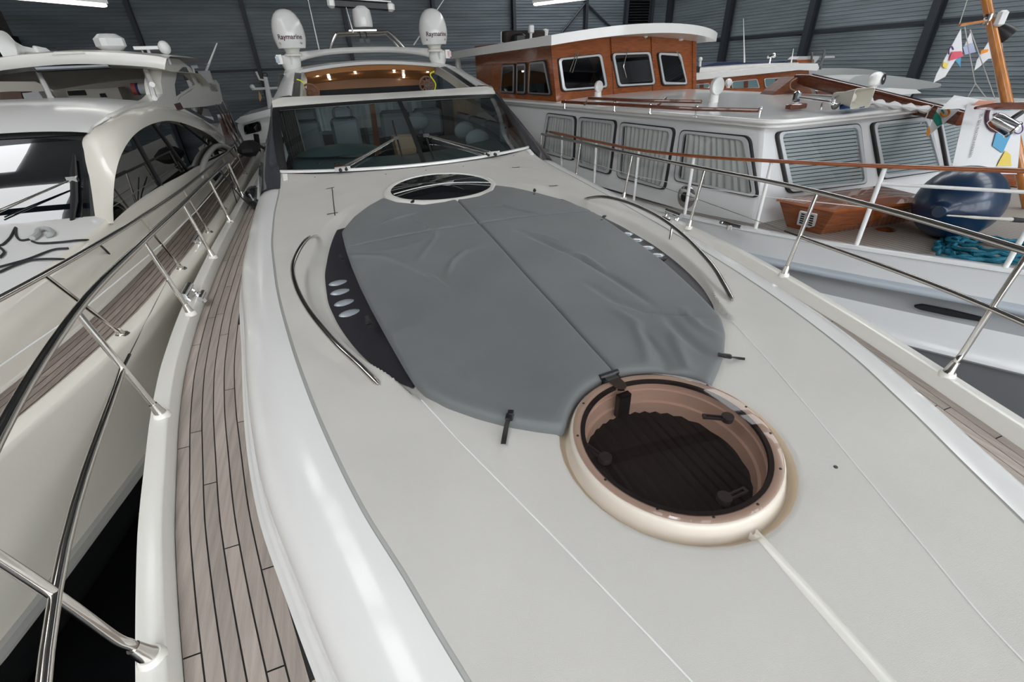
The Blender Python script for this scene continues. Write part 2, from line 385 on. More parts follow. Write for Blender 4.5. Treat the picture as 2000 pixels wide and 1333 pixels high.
def zb(x, y):
    w = XCf(y); return ZCf(y)+(ZEf(y)-ZCf(y))*np.clip(np.abs(x)/np.maximum(w, .02), 0, 1.2)**2.2
def ysill(x): return 6.2+.75*(np.asarray(x)/1.765)**2
def S_sill(u): a = u*u; return np.array([1.765*u, 6.2+.75*a, -1.055-.035*a])
def S_top(u): a = u*u; return np.array([1.752*u, 7.6+.735*a, -.372-.059*a])
# sunpad recess outline (pod outer edge, both sides)
PODX = spl([1.70, 1.80, 2.065, 2.30, 2.59, 2.89, 3.22, 3.57, 3.94, 4.4, 4.72, 5.1, 5.45], [.80, .935, 1.049, 1.158, 1.247, 1.308, 1.345, 1.349, 1.318, 1.25, 1.17, .98, .66])
BANDW = spl([1.7, 2.0, 2.4, 3.0, 3.6, 4.4, 5.4], [.005, .012, .05, .10, .125, .14, .12])
def zdeck(x, y):
    x = np.abs(np.asarray(x, float)); y = np.asarray(y, float)
    d = (x-PODX(y)); e = 1-sstep(0, 1, d/np.maximum(BANDW(y), .004))
    dep = .052*sstep(1.74, 2.05, y)*(1-sstep(4.6, 5.3, y))
    return zb(x, y)-dep*e
HC = np.array([0.0, 1.128]); 
# --- foredeck
mb = MB()
rows = []
for y in np.linspace(-2.4, 0, 24):
    rows.append([(u*float(XCf(y)), y, float(zb(u*XCf(y), y))) for u in np.linspace(-1, 1, 25)])
mb.grid(rows)
QX, QY0, QY1 = .62, .42, 1.8
yB = np.linspace(0, 1.9, 40)
for sgn in (-1, 1):
    rows = []
    for y in yB:
        xx = np.linspace(QX*sgn, sgn*float(XCf(y)), 70); rows.append([(x, y, float(zdeck(x, y))) for x in xx])
    mb.grid(rows)
gx = [-.62, -.45, -.3, -.15, -.06, -.030, -.022, .022, .030, .06, .15, .3, .45, .62]
for y0_, y1_, n_, parts in ((0, QY0, 9, ([x for x in gx if x <= -.02], [x for x in gx if x >= .02])), (QY1, 1.9, 4, (gx,))):
    for xs_ in parts: mb.grid([[(x, y, float(zdeck(x, y))) for x in xs_] for y in np.linspace(y0_, y1_, n_)])
# polar patch with the moat of the round hatch and its drain channel
angs = sorted([math.atan2(QY0-HC[1], x) for x in gx]+[math.atan2(QY1-HC[1], x) for x in gx]+[math.atan2(QY0-HC[1]+k*(QY1-QY0)/12, s*QX) for k in range(1, 12) for s in (-1, 1)])
prof = [(.430, -.046), (.455, -.046), (.468, -.038), (.476, -.02), (.483, -.008), (.492, -.002), (.505, 0)]
rows = []
for a in angs:
    c, s = math.cos(a), math.sin(a); tb = min(QX/abs(c) if abs(c) > 1e-6 else 9, ((QY1-HC[1])/s if s > 0 else (QY0-HC[1])/s) if abs(s) > 1e-6 else 9)
    r = []
    for rr, dz in prof+[(.505+(tb-.505)*k/5, 0) for k in range(1, 6)]:
        x, y = rr*c, HC[1]+rr*s
        r.append((x, y, float(zb(x, y))+dz))
    rows.append(r)
ic = [i for i, a in enumerate(angs) if math.sin(a) < 0 and abs(math.cos(a)/math.sin(a)*(QY0-HC[1])) < .0225]; i0, i1 = min(ic), max(ic)
mb.grid([r[4:] for r in rows[i1:]+rows[:i0+1]])
moat = MB().grid([r[:5] for r in rows], cu=True)
# aft part with the sunpad recess, ending on the windscreen sill
rows = []; us = np.concatenate([np.linspace(-1, -.55, 60), np.linspace(-.53, .53, 40), np.linspace(.55, 1, 60)])
for yp in np.concatenate([np.linspace(1.885, 5.0, 130), np.linspace(5.04, 6.2, 40)]):
    t = float(sstep(4.9, 6.2, yp)); r = []
    for u in us:
        x = u*float(XCf(yp)); y = yp+(float(ysill(x))-6.2)*t; x = u*float(XCf(y)); r.append((x, y, float(zdeck(x, y))))
    rows.append(r)
mb.grid(rows)
mb.build('foredeck', nonskid, Yt, ang=50)
rows = []
for y in np.linspace(0, .672, 30):
    w = .022*(1 if y < QY0 else (HC[1]-y)/(HC[1]-QY0)); z = float(zb(0, y)); dn = .02*float(sstep(.63, .672, y))
    rows.append([(-w, y, z+.0005), (-w*.85, y, z-.020-dn), (-w*.1, y, z-.017-dn), (w*.9, y, z-.004-dn), (w, y, z+.0005)])
MB().grid(rows).build('drain_channel', gel, Yt, ang=40)
moat.build('hatch_gutter', mat('gutter_gelcoat', (.62, .51, .38), .35), Yt, ang=60)
# --- grey stripe, coaming sides, toe rails, hull
for sg in (-1, 1):
    yy = np.concatenate([np.linspace(-2.4, .3, 20), np.linspace(.4, 6.6, 80)])
    MB().grid([[(sg*float(XCf(y)), y, float(ZEf(y))), (sg*(float(XCf(y))+.006), y, float(ZEf(y))-.004), (sg*(float(XCf(y))+.014), y, float(ZEf(y))-.005), (sg*(float(XCf(y))+.018), y, float(ZEf(y))-.002)] for y in yy]).build('deck_stripe', stripe, Yt)
    rows = []
    for y in np.concatenate([yy, np.linspace(6.7, 13, 12)]):
        xc, zc_, xi, zt = float(XCf(min(y, 6.6)))+.018, float(ZEf(min(y, 6.4)))-.002, float(XIf(y)), float(ZTf(y))
        w, h = xi-.055-xc, zc_-(zt+.075)
        r = [(sg*(xc+w*math.sin(t*math.pi/2)**.9), y, zt+.075+h*math.cos(t*math.pi/2)**.85) for t in np.linspace(0, .97, 16)]
        r += [(sg*(xi-.05), y, zt+.062), (sg*(xi-.044), y, zt+.04), (sg*(xi-.03), y, zt+.034), (sg*(xi-.022), y, zt+.03), (sg*(xi-.016), y, zt+.012), (sg*(xi-.004), y, zt+.006), (sg*(xi+.004), y, zt+.001)]
        rows.append(r)
    MB().grid(rows).build('coaming_side', gelw, Yt, ang=60)
    rows = []
    for y in np.concatenate([np.linspace(-3.35, .3, 26), np.linspace(.4, 7, 60), np.linspace(7.4, 13, 10)]):
        xt, zt, zr_ = float(XTf(y)), float(ZTf(y)), float(ZRf(y))
        rows.append([(sg*x, y, z) for x, z in ((xt-.012, zt-.01), (xt, zt+.004), (xt+.012, zr_-.008), (xt+.016, zr_-.002), (xt+.024, zr_), (xt+.088, zr_), (xt+.104, zr_-.006), (xt+.112, zr_-.03), (xt+.122, zr_-.075), (xt+.127, zr_-.085), (xt+.129, zr_-.088))])
    MB().grid(rows).build('toe_rail', gel, Yt, ang=45)
    rows = []
    for y in np.concatenate([np.linspace(-3.35, 1, 24), np.linspace(1.3, 13, 24)]):
        xt, zr_ = float(XTf(y)), float(ZRf(y)); fl = float(np.interp(y, [-3.4, 0, 4, 13], [.25, .6, .9, .95]))
        rows.append([(sg*x, y, z) for x, z in ((xt+.129, zr_-.088), (xt+.132, zr_-.10), (xt+.132, zr_-.15), (xt+.11, zr_-.17), (xt*(.5+.5*fl)+.10, zr_-.7), (xt*fl+.02, zr_-1.3), (xt*fl*.86, ZF))])
    MB().grid(rows).build('hull_side', gelw, Yt, ang=40)
# --- teak side decks, every plank
WPL = .0605
butts = [(385.5, 674), (429, 614), (435, 654.5), (444, 762), (468, 825), (379.5, 845), (355.5, 876), (403.5, 947), (445, 1071), (524, 1110), (366.5, 1285), (541.5, 1306), (415, 520), (447, 560), (462, 500)]
def strake_of(x, y): return int((float(XTf(y))-abs(x)-.004)/WPL)
bt = {k: [] for k in range(9)}
for p in butts:
    q = onsurf(p, lambda x, y: ZTf(y), 0, -1.72); k = strake_of(q[0], q[1])
    if 0 <= k < 9: bt[k].append(q[1])
for sg in (-1, 1):
    base = MB()
    yy = np.concatenate([np.linspace(-2.6, .6, 20), np.linspace(.7, 12.5, 60)])
    base.grid([[(sg*(float(XIf(y))-.01), y, float(ZTf(y))-.004), (sg*(float(XTf(y))+.004), y, float(ZTf(y))-.004)] for y in yy])
    sd = base.build('side_deck', caulk, Yt)
    for k in range(9):
        cuts = sorted(bt[k]) if sg < 0 else sorted([c+.53*(k % 3)-.4 for c in bt[k]])
        r2 = random.Random(k*3+sg)
        y = min(cuts) if cuts else 1.0+r2.random()
        while y > -1.2: y -= 1.5+.4*r2.random(); cuts.append(y)
        y = max(cuts)
        while y < 9.5: y += 1.5+.5*r2.random(); cuts.append(y)
        cuts = sorted(cuts)
        for a, b in zip(cuts[:-1], cuts[1:]):
            if b < .2 or a > 9.3: continue
            rows = []
            for y in np.linspace(a+.003, b-.003, max(4, int((b-a)/.12))):
                xo = float(XTf(y))-.010-k*WPL; xi = max(xo-WPL+.0065, float(XIf(y))+.003)
                if xo-xi < .006: continue
                z = float(ZTf(y))
                rows.append([(sg*xo, y, z-.006), (sg*xo, y, z), (sg*xi, y, z), (sg*xi, y, z-.006)])
            if len(rows) > 1: MB().grid(rows).build('plank', teak, sd, smooth=False)
# --- seams, drain, deck marks, screws
def draped(px, w, dz=.002, zf=zdeck):
    P = [onsurf(p, zf, 0, -1.3) for p in px]; P = smooth(P, 5); rows = []
    for i, p in enumerate(P):
        t = P[min(i+1, len(P)-1)]-P[max(i-1, 0)]; n = np.array([-t[1], t[0], 0]); n /= np.linalg.norm(n)
        rows.append([(q[0], q[1], float(zf(q[0], q[1]))+dz) for q in (p-n*w/2, p+n*w/2)])
    return MB().grid(rows)
seamm = mat('seam_line_white', (0.80, 0.79, 0.76), 0.4)
for sg in (-1, 1):
    P = [(.949, 1.80), (.847, 1.459), (.737, 1.129), (.648, .864), (.576, .646), (.498, .405), (.42, .15), (.35, -.3)]
    P = smooth([(sg*x, y, 0) for x, y in P], 5); rows = []
    for i, p in enumerate(P):
        t = P[min(i+1, len(P)-1)]-P[max(i-1, 0)]; n = np.array([-t[1], t[0], 0]); n /= np.linalg.norm(n)
        rows.append([(q[0], q[1], float(zdeck(q[0], q[1]))+dz) for q, dz in ((p-n*.0035, .0005), (p-n*.001, .003), (p+n*.001, .003), (p+n*.0035, .0005))])
    MB().grid(rows).build('deck_seam', seamm, Yt)
dark = mat('dark_hardware', (0.03, 0.03, 0.032), 0.4)
for px, w in (([(637, 369.5), (645, 368), (653, 366.5)], .016), ([(639, 419.5), (650, 417.5), (660, 416)], .018), ([(648.5, 368), (651, 392), (654.5, 422)], .008), ([(1000, 327.5), (1007, 328), (1015, 327)], .02), ([(1072, 363.8), (1080, 364), (1089, 363)], .024)):
    draped(px, w, .004).build('deck_slot', dark, Yt)
for p in ((615, 346.5), (754, 340.5), (832, 333), (905, 325), (1003, 304.5), (1632, 913), (592, 339)):
    q = onsurf(p, zb, 0, -1.15); MB().lathe([(.0, .004), (.007, .004), (.009, .0)], (q[0], q[1], float(zb(q[0], q[1]))), n=8).build('screw', dark, Yt)
# --- round smoked hatch on the centreline
zg = -1.374
def tilt(x, y): return zg+.045*(y-HC[1])
AX = np.array([[1, 0, 0], [0, 1, .045], [0, -.045, 1]]); hc = np.array([0, HC[1], zg])
hat = MB().lathe([(.456, -.085), (.450, -.072), (.444, -.052), (.438, -.03), (.434, -.014), (.425, -.007), (.395, -.007), (.385, -.012), (.384, -.20), (.36, -.2), (.36, -.21)], hc, AX, 72).build('deck_hatch', mat('hatch_ring_gelcoat', (.71, .64, .55), .3), Yt, ang=50)
MB().lathe([(.3835, -.014), (.3825, -.06), (.376, -.065), (.374, -.13), (.362, -.135), (.36, -.2)], hc, AX, 72).build('hatch_liner', tanm, hat)
MB().lathe([(.0, .010), (.40, .010), (.418, .008), (.424, .002), (.424, -.004)], hc, AX, 72).build('smoked_lid', smoke, hat)
MB().lathe([(.390, -.0058), (.372, -.0058), (.370, -.02), (.374, -.022)], hc, AX, 72).build('gasket', rubber, hat)
rows = []
for i in range(61):
    x = -.37+.74*i/60; h = math.sqrt(max(.366**2-x*x, 1e-5)); z = -.205+.012*abs(((i/60*15) % 1)-.5)*2
    rows.append([hc+AX[0]*x+AX[1]*h*t+AX[2]*z for t in (-1, 0, 1)])
MB().grid(rows).build('pleated_blind', darkroom, hat, smooth=False)
for a in (195, 225, 252, 278, 310, 338, 2, 160, 30, 130):
    a = math.radians(a); MB().lathe([(0, .0125), (.0045, .0125), (.006, .010)], hc+AX[0]*.407*math.cos(a)+AX[1]*.407*math.sin(a), AX, 8).build('lid_screw', blackp, hat)
def latch(p, ang):
    q = onpl(p, hc, AX[2]); d = np.array([math.cos(ang), math.sin(ang), .045*math.sin(ang)]); s = np.cross([0, 0, 1.], d)
    mb = MB().lathe([(.0, -.035), (.026, -.035), (.028, -.012), (.026, -.008), (0, -.008)], q, AX, 16)
    for k in (-1, 1): mb.box(q+d*.055+s*.009*k+np.array([0, 0, -.024]), (.085, .006, .012), (d, s, (0, 0, 1)))
    mb.box(q+d*.1+np.array([0, 0, -.024]), (.014, .026, .012), (d, s, (0, 0, 1)))
    mb.build('latch', mat('dark_grey_plastic', (.045, .045, .05), .45), hat)
latch((1183, 889), math.radians(112)); latch((1417, 967), math.radians(2)); latch((1423, 810), math.radians(150))
# hinge tongue at the aft edge of the lid
ang = math.radians(95)
hd = np.array([math.cos(ang), math.sin(ang), .045]); hs = np.array([-math.sin(ang), math.cos(ang), 0]); hp = np.array([math.cos(ang)*.43, HC[1]+math.sin(ang)*.43, zg+.028])
o2 = [(.03, -.034), (-.06, -.034), (-.08, -.028), (-.092, -.014), (-.096, 0), (-.092, .014), (-.08, .028), (-.06, .034), (.03, .034)]
MB().prism([hp+hd*a+hs*b-np.array([0, 0, .013]) for a, b in o2], (0, 0, .011)).build('hinge_plate', steel, hat, ang=30)
MB().tube([hp+hd*.03-hs*.055, hp+hd*.03+hs*.055], .014, 10).box(hp+hd*.02-np.array([0, 0, .03]), (.05, .1, .04), (hd, hs, (0, 0, 1))).build('hinge_block', blackp, hat)
MB().box(hc+hd*.33+AX[2]*-.09, (.03, .07, .13), (hd, hs, (0, 0, 1))).build('hinge_spring', blackp, hat)
# --- oval skylight hatch before the windscreen
oc = np.array([0, 5.29, -1.146]); OS = .075
def oval(rx, ry, dz, n=64): return [np.array([rx*math.cos(2*math.pi*k/n), oc[1]+ry*math.sin(2*math.pi*k/n), oc[2]+OS*ry*math.sin(2*math.pi*k/n)-.05*(rx*math.cos(2*math.pi*k/n))**2+dz]) for k in range(n)]
ov = MB().grid([oval(.665, .585, -.10), oval(.652, .572, -.02), oval(.635, .555, .004), oval(.60, .52, .008), oval(.572, .492, .004), oval(.565, .485, -.01)], cv=True).build('skylight_hatch', gel, Yt, ang=50)
MB().grid([oval(.567, .487, -.001), oval(.3, .26, .006), oval(.001, .001, .01)], cv=True).build('skylight_glass', dglass, ov)
MB().grid([oval(.567, .487, -.12), oval(.3, .26, -.15), oval(.001, .001, -.15)], cv=True).build('skylight_blind', darkroom, ov)
rows = []
for i in range(25):
    t = i/24; x = -.555+1.11*t; y = oc[1]-.10+.12*math.sin(math.pi*t); z = oc[2]+OS*(y-oc[1])-.05*x*x+.012
    rows.append([(x, y-.011, z), (x, y-.007, z+.006), (x, y+.007, z+.006), (x, y+.011, z)])
MB().grid(rows).build('skylight_bar', gelw, ov)
# --- dark side pods with four lamp lenses each, stainless grab rails
for sg in (-1, 1):
    rows = []
    for y in np.linspace(1.95, 4.62, 70):
        xo = float(PODX(y))-.035*(1-float(sstep(1.93, 2.10, y))); xi = xo-np.interp(y, [1.95, 2.06, 2.5, 3.2, 4.0, 4.62], [.004, .14, .36, .38, .32, .16])
        rows.append([(sg*x, y, float(zdeck(x, y))+.007+.005*math.sin(math.pi*t)) for t, x in ((t, xo+(xi-xo)*t) for t in np.linspace(0, 1, 8))])
    pd = MB().grid(rows).build('side_pod', pod, Yt, ang=60)
    for (x, y) in ((1.252, 3.43), (1.247, 3.269), (1.231, 3.085), (1.209, 2.918)):
        z = float(zdeck(x, y))+.011; t = np.array([sg*(float(PODX(y+.1))-float(PODX(y-.1))), .2, 0]); t /= np.linalg.norm(t); s = np.cross([0, 0, 1.], t)
        A = np.array([t*.72, s*1.15, [0, 0, 1]])
        ln = MB().lathe([(.0, .012), (.035, .010), (.057, .004), (.066, -.004)], (sg*x, y, z), A, 24).build('lamp_lens', podlens, pd)
    P = [(1.372, 4.43, -1.228), (1.43, 4.15, -1.20), (1.493, 3.836, -1.186), (1.539, 3.53, -1.208), (1.518, 3.205, -1.227), (1.448, 2.845, -1.258), (1.319, 2.43, -1.293), (1.207, 2.167, -1.327), (1.13, 1.995, -1.352)]
    P = [(x, y, z if 0 < i < 8 else float(zdeck(x, y))+.008) for i, (x, y, z) in enumerate(P)]
    gr = MB().tube(smooth([(sg*x, y, z) for x, y, z in P], 6), [.008]+[.0165]*47+[.008], 10).build('grab_rail', steel, Yt)
    for (x, y, z) in ((1.50, 3.12, -1.235),):
        MB().tube([(sg*x, y, z), (sg*(x-.01), y-.01, float(zdeck(x, y)))], .012, 8).build('grab_rail_post', steel, gr)
# --- windscreen
def WS(u, v, off=0.0):
    p = S_sill(u)*(1-v)+S_top(u)*v; bul = .045*math.sin(math.pi*v)
    n = np.array([.12*u, -.42, .9]); n /= np.linalg.norm(n); return p+n*(bul+off)
for (a, b) in ((-.985, -.012), (.012, .985)):
    MB().grid([[WS(u, v) for u in np.linspace(a, b, 24)] for v in np.linspace(0.0, .955, 14)]).build('windscreen_pane', wglass, Yt)
MB().grid([[WS(u, v, .006) for u in (-.017, -.012, .012, .017)] for v in np.linspace(-.01, 1, 14)]).grid([[WS(u, v, -.03) for u in (-.012, .012)] for v in np.linspace(0, 1, 10)]).build('windscreen_mullion', blackp, Yt)
MB().grid([[WS(u, v, .012) for u in np.linspace(-1, 1, 40)] for v in (.935, .955, 1.0, 1.03)]).build('windscreen_header', blackp, Yt)
MB().grid([[S_sill(u)+np.array([0, -.035, -.012]), S_sill(u)+np.array([0, -.03, .012]), S_sill(u)+np.array([0, 0, .018]), S_sill(u)+np.array([0, .05, -.02])] for u in np.linspace(-1, 1, 40)]).build('windscreen_sill', gelw, Yt)
for sg in (-1, 1):
    mb = MB(); rows = []
    oc_ = smooth([(sg*2.02, 6.60, -1.262), (sg*1.985, 6.85, -1.13), (sg*1.924, 7.323, -.904), (sg*1.808, 7.913, -.584), (sg*1.752, 8.339, -.42), (sg*1.66, 9.0, -.225)], 6)
    ic_ = smooth([(sg*1.772, 6.44, -1.207), (sg*1.768, 6.72, -1.135), (sg*1.765, 7.05, -1.03), (sg*1.76, 7.55, -.79), (sg*1.75, 8.28, -.432), (sg*1.64, 8.9, -.245)], 6)
    for a, b in zip(ic_, oc_):
        m = (np.asarray(a)+np.asarray(b))/2+np.array([sg*.015, -.012, .028])
        d = np.asarray(b)+np.array([sg*.05, .1, -.10]); e = np.asarray(b)+np.array([sg*.10, .25, -.45])
        rows.append([a, lerp(a, m, .6)+np.array([0, 0, .008]), m, lerp(m, b, .6)+np.array([0, 0, .008]), b, d, e])
    MB().grid(rows).build('windscreen_pillar', pillarm, Yt, ang=60)
    MB().grid([[WS(sg*u, v, .012 if u > .95 else .0) for u in (.945, .96, .985, 1.012)] for v in np.linspace(0, 1, 12)]).build('windscreen_edge', blackp, Yt)
    # side windows and cabin side aft of the pillar
    rows = []
    for y in np.linspace(6.6, 13, 14):
        zt_ = float(np.interp(y, [6.6, 7.3, 7.9, 8.4, 9.1, 10.2, 13], [-1.262, -.904, -.584, -.43, -.22, .0, .0])); xt_ = float(np.interp(y, [6.6, 7.9, 8.4, 9.1, 13], [2.02, 1.82, 1.76, 1.66, 1.6]))
        rows.append([(sg*xt_, y, zt_), (sg*(xt_+.05), y+.05, zt_-.12), (sg*2.06, y+.1, min(zt_-.13, -1.05)), (sg*2.1, y+.1, -1.35), (sg*2.12, y+.1, -1.6)])
    MB().grid([r[:2] for r in rows]).grid([r[2:] for r in rows]).build('cabin_side', gelw, Yt)
    MB().grid([r[1:3] for r in rows]).build('side_window', wglass, Yt)
    MB().box((sg*1.70, 6.72, -1.128), (.055, .13, .02), ((1, 0, 0), (0, .93, .36), (0, -.36, .93))).build('sill_bracket', gelw, Yt)
# --- roof: front fascia, side beams, aft roof; the sunroof stands open
def rf(x, y):
    zc_ = np.interp(y, [7.6, 8.0, 8.6, 9.4, 10.2, 10.8, 12, 13], [-.372, -.285, -.18, -.02, .115, .17, .19, .15]); k = np.interp(y, [7.6, 8.5, 10.5, 13], [.06, .10, .14, .14])
    return zc_-k*(abs(x)/1.7)**2
def rw(y): return float(np.interp(y, [7.6, 8.339, 9.13, 10.2, 11, 13], [1.76, 1.752, 1.66, 1.56, 1.56, 1.5]))
rows = []
for v in np.linspace(0, 1, 6):
    r = []
    for u in np.linspace(-1, 1, 41):
        t = S_top(u); fy = 7.96+.57*abs(u)**2.2; y = t[1]+(fy-t[1])*v; x = 1.752*u+(1.735*u-1.752*u)*v
        r.append((x, y, t[2]+.02+(float(rf(x, fy))-t[2]-.02)*v**.8))
    rows.append(r)
MB().slab(rows, (0, .03, -.06)).build('roof_fascia', gel, Yt, ang=50)
for sg in (-1, 1):
    rows = []
    for y in np.linspace(8.42, 10.35, 14):
        xo = rw(y); xi = np.interp(y, [8.42, 10.35], [1.455, 1.37])
        rows.append([(sg*x, y, float(rf(x, y))+dz) for x, dz in ((xi-.005, -.10), (xi, 0), (xi+.03, .012), ((xi+xo)/2, .012), (xo-.02, .005), (xo, -.02), (xo+.03, -.16))])
    MB().grid(rows).build('roof_side_beam', gelw, Yt, ang=50)
    rows = []
    for y in np.linspace(8.45, 10.4, 14):
        xi = float(np.interp(y, [8.42, 10.35], [1.455, 1.37])); rows.append([(sg*(xi-.004), y, float(rf(xi, y))-.012), (sg*(xi-.11), y, float(rf(xi, y))-.03), (sg*(xi-.11), y, float(rf(xi, y))-.09)])
    MB().grid(rows).build('sunroof_track', blackp, Yt)
    rows = []
    for y in np.linspace(8.45, 10.4, 14):
        xi = float(np.interp(y, [8.42, 10.35], [1.345, 1.26])); rows.append([(sg*xi, y, float(rf(xi, y))-.03), (sg*(xi-.035), y, float(rf(xi, y))-.03), (sg*(xi-.06), y, float(rf(xi, y))-.16)])
    MB().grid(rows).build('sunroof_trim', stripe, Yt)
rows = []
for y in np.linspace(10.15, 12.6, 10):
    r = []
    for u in np.linspace(-1, 1, 31):
        x = rw(y)*u; yy = y+.30*(1-abs(u)**2)*(1-(y-10.15)/2.45); r.append((x, yy, float(rf(x, yy))+.01))
    rows.append(r)
MB().slab(rows, (0, .02, -.05)).build('aft_roof', gelw, Yt, ang=50)
# headliner under the aft roof, with down-lights
def hl(x, y): return float(rf(x, y))-.13-.20*sstep(10.8, 12.3, y)
rows = [[(rw(y)*.9*u, y, hl(rw(y)*.9*u, y)) for u in np.linspace(-1, 1, 21)] for y in np.linspace(10.42, 12.4, 12)]
rows = [[(x, y-.02, z+.08) for x, y, z in rows[0]]]+rows+[[(x, y+.02, z-.3) for x, y, z in rows[-1]]]
MB().grid(rows).build('headliner', headl, Yt, ang=60)
spotm = mat('downlight', (1, 1, 1), .4, emit=(1, .9, .75), estr=14)
def hl_hit(p):
    best = None; d = ray(p)
    for x in np.linspace(-1.4, 1.4, 71):
        for y in np.linspace(10.45, 12.3, 75):
            e = np.array([x, y, hl(x, y)])-CAM; t = np.linalg.norm(np.cross(e, d))
            if best is None or t < best[0]: best = (t, x, y)
    return best[1], best[2]
for p in ((619, 149), (693, 143), (770, 141), (836, 142), (646, 156), (788, 151)):
    x, y = hl_hit(p); ld = bpy.data.lights.new('downlight_lamp', 'POINT'); ld.energy = 0.6; ld.color = (1, .86, .68); ld.shadow_soft_size = .03
    lo = bpy.data.objects.new('downlight_lamp', ld); COL.objects.link(lo); lo.parent = Yt; lo.location = np.array([x, y, hl(x, y)-.06])-ORG[Yt.name]
    MB().lathe([(.0, -.004), (.022, -.004), (.026, .006)], (x, y, hl(x, y)), n=14).build('downlight', spotm, Yt)
# --- guard rails with stanchions
STN = [(2.035, 1.162), (2.318, 2.59), (2.42, 3.95), (2.47, 5.33), (2.49, 6.75), (2.49, 8.2), (1.50, -.35)]
def st_top(x, y):
    z = float(np.interp(y, [-.5, 1.1, 1.784, 2.6, 3.97, 5.3, 8.2], [-.93, -.925, -.93, -.945, -1.0, -1.045, -1.09])); return x+float(np.interp(y, [-.5, 1.1, 2.6, 4, 9], [.14, .13, .10, .085, .05])), y+.0, z
for sg in (-1, 1):
    tp = sorted([st_top(x, y) for x, y in STN], key=lambda p: p[1])
    tp = [(1.0, -1.6, -.93)]+tp
    gr = MB().tube(smooth([(sg*x, y, z) for x, y, z in tp], 8), .0205, 12).build('guard_rail', steel, Yt)
    mids = []
    for x, y in STN:
        tx, ty, tz = st_top(x, y); zr_ = float(ZRf(y)); b = np.array([x, y, zr_])
        MB().lathe([(.0, .022), (.034, .022), (.040, .012), (.044, -.01)], (sg*x, y, zr_), n=20).build('rail_pad', gel, gr)
        nx = .012 if y > 1.5 else .02
        MB().tube([(sg*x, y, zr_+.012), (sg*(x+nx*.4), y, zr_+.035), (sg*(x+nx), y, zr_+.085)], [.031, .027, .021], 14).build('stanchion_socket', steel, gr)
        pts = smooth([(sg*(x+nx*.6), y, zr_+.05), (sg*(x+nx), y, zr_+.10), (sg*(x+nx+.02), y, zr_+.16), (sg*(x+(tx-x)*.55), y, zr_+.40), (sg*tx, ty, tz)], 5) if y < 1.5 else [(sg*(x+nx*.6), y, zr_+.05), (sg*tx, ty, tz)]
        MB().tube(pts, .0160, 10).build('stanchion', steel, gr)
        mids.append((sg*(x+(tx-x)*.56), y, float(np.interp(y, [-.5, 1.15, 2.62, 9], [-1.23, -1.24, -1.30, -1.31]))))
    m2 = sorted(mids, key=lambda p: p[1])
    MB().tube(smooth([(sg*1.0, -1.5, -1.22)]+m2[:3], 8), .0160, 10).build('middle_rail', steel, gr)
    MB().tube(m2[2:], .003, 6).build('lifeline', steel, gr)
    MB().tube([m2[2], lerp(m2[2], m2[3], .12)], .008, 8).build('turnbuckle', blackp, gr)
    # fairlead roller in the toe rail
    y = 4.32; x = float(XTf(y))+.05; z = float(ZRf(y))
    fl = MB().tube([(sg*(x+.03), y-.13, z+.055), (sg*(x+.03), y+.13, z+.055)], .030, 16).build('fairlead', chrome, Yt)
    MB().tube([(sg*(x-.06), y-.08, z-.01), (sg*(x-.06), y+.08, z-.01)], .024, 12).tube([(sg*(x-.06), y, z-.07), (sg*(x-.03), y, z+.02)], .03, 12).tube([(sg*(x+.0), y-.10, z), (sg*(x+.03), y-.10, z+.05)], .016, 8).tube([(sg*(x+.0), y+.10, z), (sg*(x+.03), y+.10, z+.05)], .016, 8).build('fairlead_cheek', chrome, fl)
# --- radar arch, domes, scanner, aerials
arch = []
for t in np.linspace(-1, 1, 33):
    a = abs(t); x = 1.42*t; y = 10.95+.75*(1-a**2); z = .24+.135*(1-a**2.4); w = .20+.04*a**6; h = .05+.045*a**5
    arch.append([(x, y-w, z-h*.2), (x, y-w*.7, z+h), (x, y+w*.7, z+h), (x, y+w, z), (x, y+w*.7, z-h), (x, y-w*.8, z-h)])
ar = MB().grid(arch, cv=True).build('radar_arch', gelw, Yt, ang=60)
for sg in (-1, 1):
    MB().lathe([(.13, -.33), (.12, -.22), (.17, -.10), (.19, .0), (.17, .06)], (sg*1.42, 10.95, .24), n=20).build('arch_leg', gelw, ar)
    MB().lathe([(.15, 0), (.155, .03), (.12, .055), (.13, .10), (.16, .125), (.19, .13)], (sg*1.345, 10.82, .28), n=24).build('dome_foot', gel, ar)
    R_ = .275
    pr = [(.17, .0), (.235, .0), (.25, .05), (.262, .10), (R_, .16), (R_, .25), (.262, .34), (.235, .43), (.19, .51), (.13, .565), (.06, .59), (.001, .597)]
    dc = np.array([sg*1.335, 10.77, .40])
    dm = MB().lathe(pr, dc, n=40).build('satellite_dome', gelw, Yt, ang=40)
    def bend(x, y, dc=dc, sg=sg):
        a = -math.pi/2+.05+x/R_; r = R_-.001+.002; return dc+np.array([r*math.cos(a), r*math.sin(a), .165+y])
    textmesh('Raymarine', .105, 'lettering', mat('maroon_print', (.07, .008, .02), .5), dm, bend=bend, bold=.0022)
    for k in (-1, 1):
        MB().ball(dc+np.array([.265*math.cos(-math.pi/2+k*.75), .265*math.sin(-math.pi/2+k*.75), .075]), .018, 8, 6).build('dome_bolt', stripe, dm)
    nl = MB().box((sg*1.60, 10.86, .235), (.09, .12, .15)).build('navigation_light', gel, ar)
    MB().box((sg*1.635, 10.82, .235), (.06, .10, .10)).build('light_lens', mat('green_lens' if sg < 0 else 'red_lens', (0.0, .06, .12) if sg < 0 else (.25, .0, .01), .15, coat=1), nl)
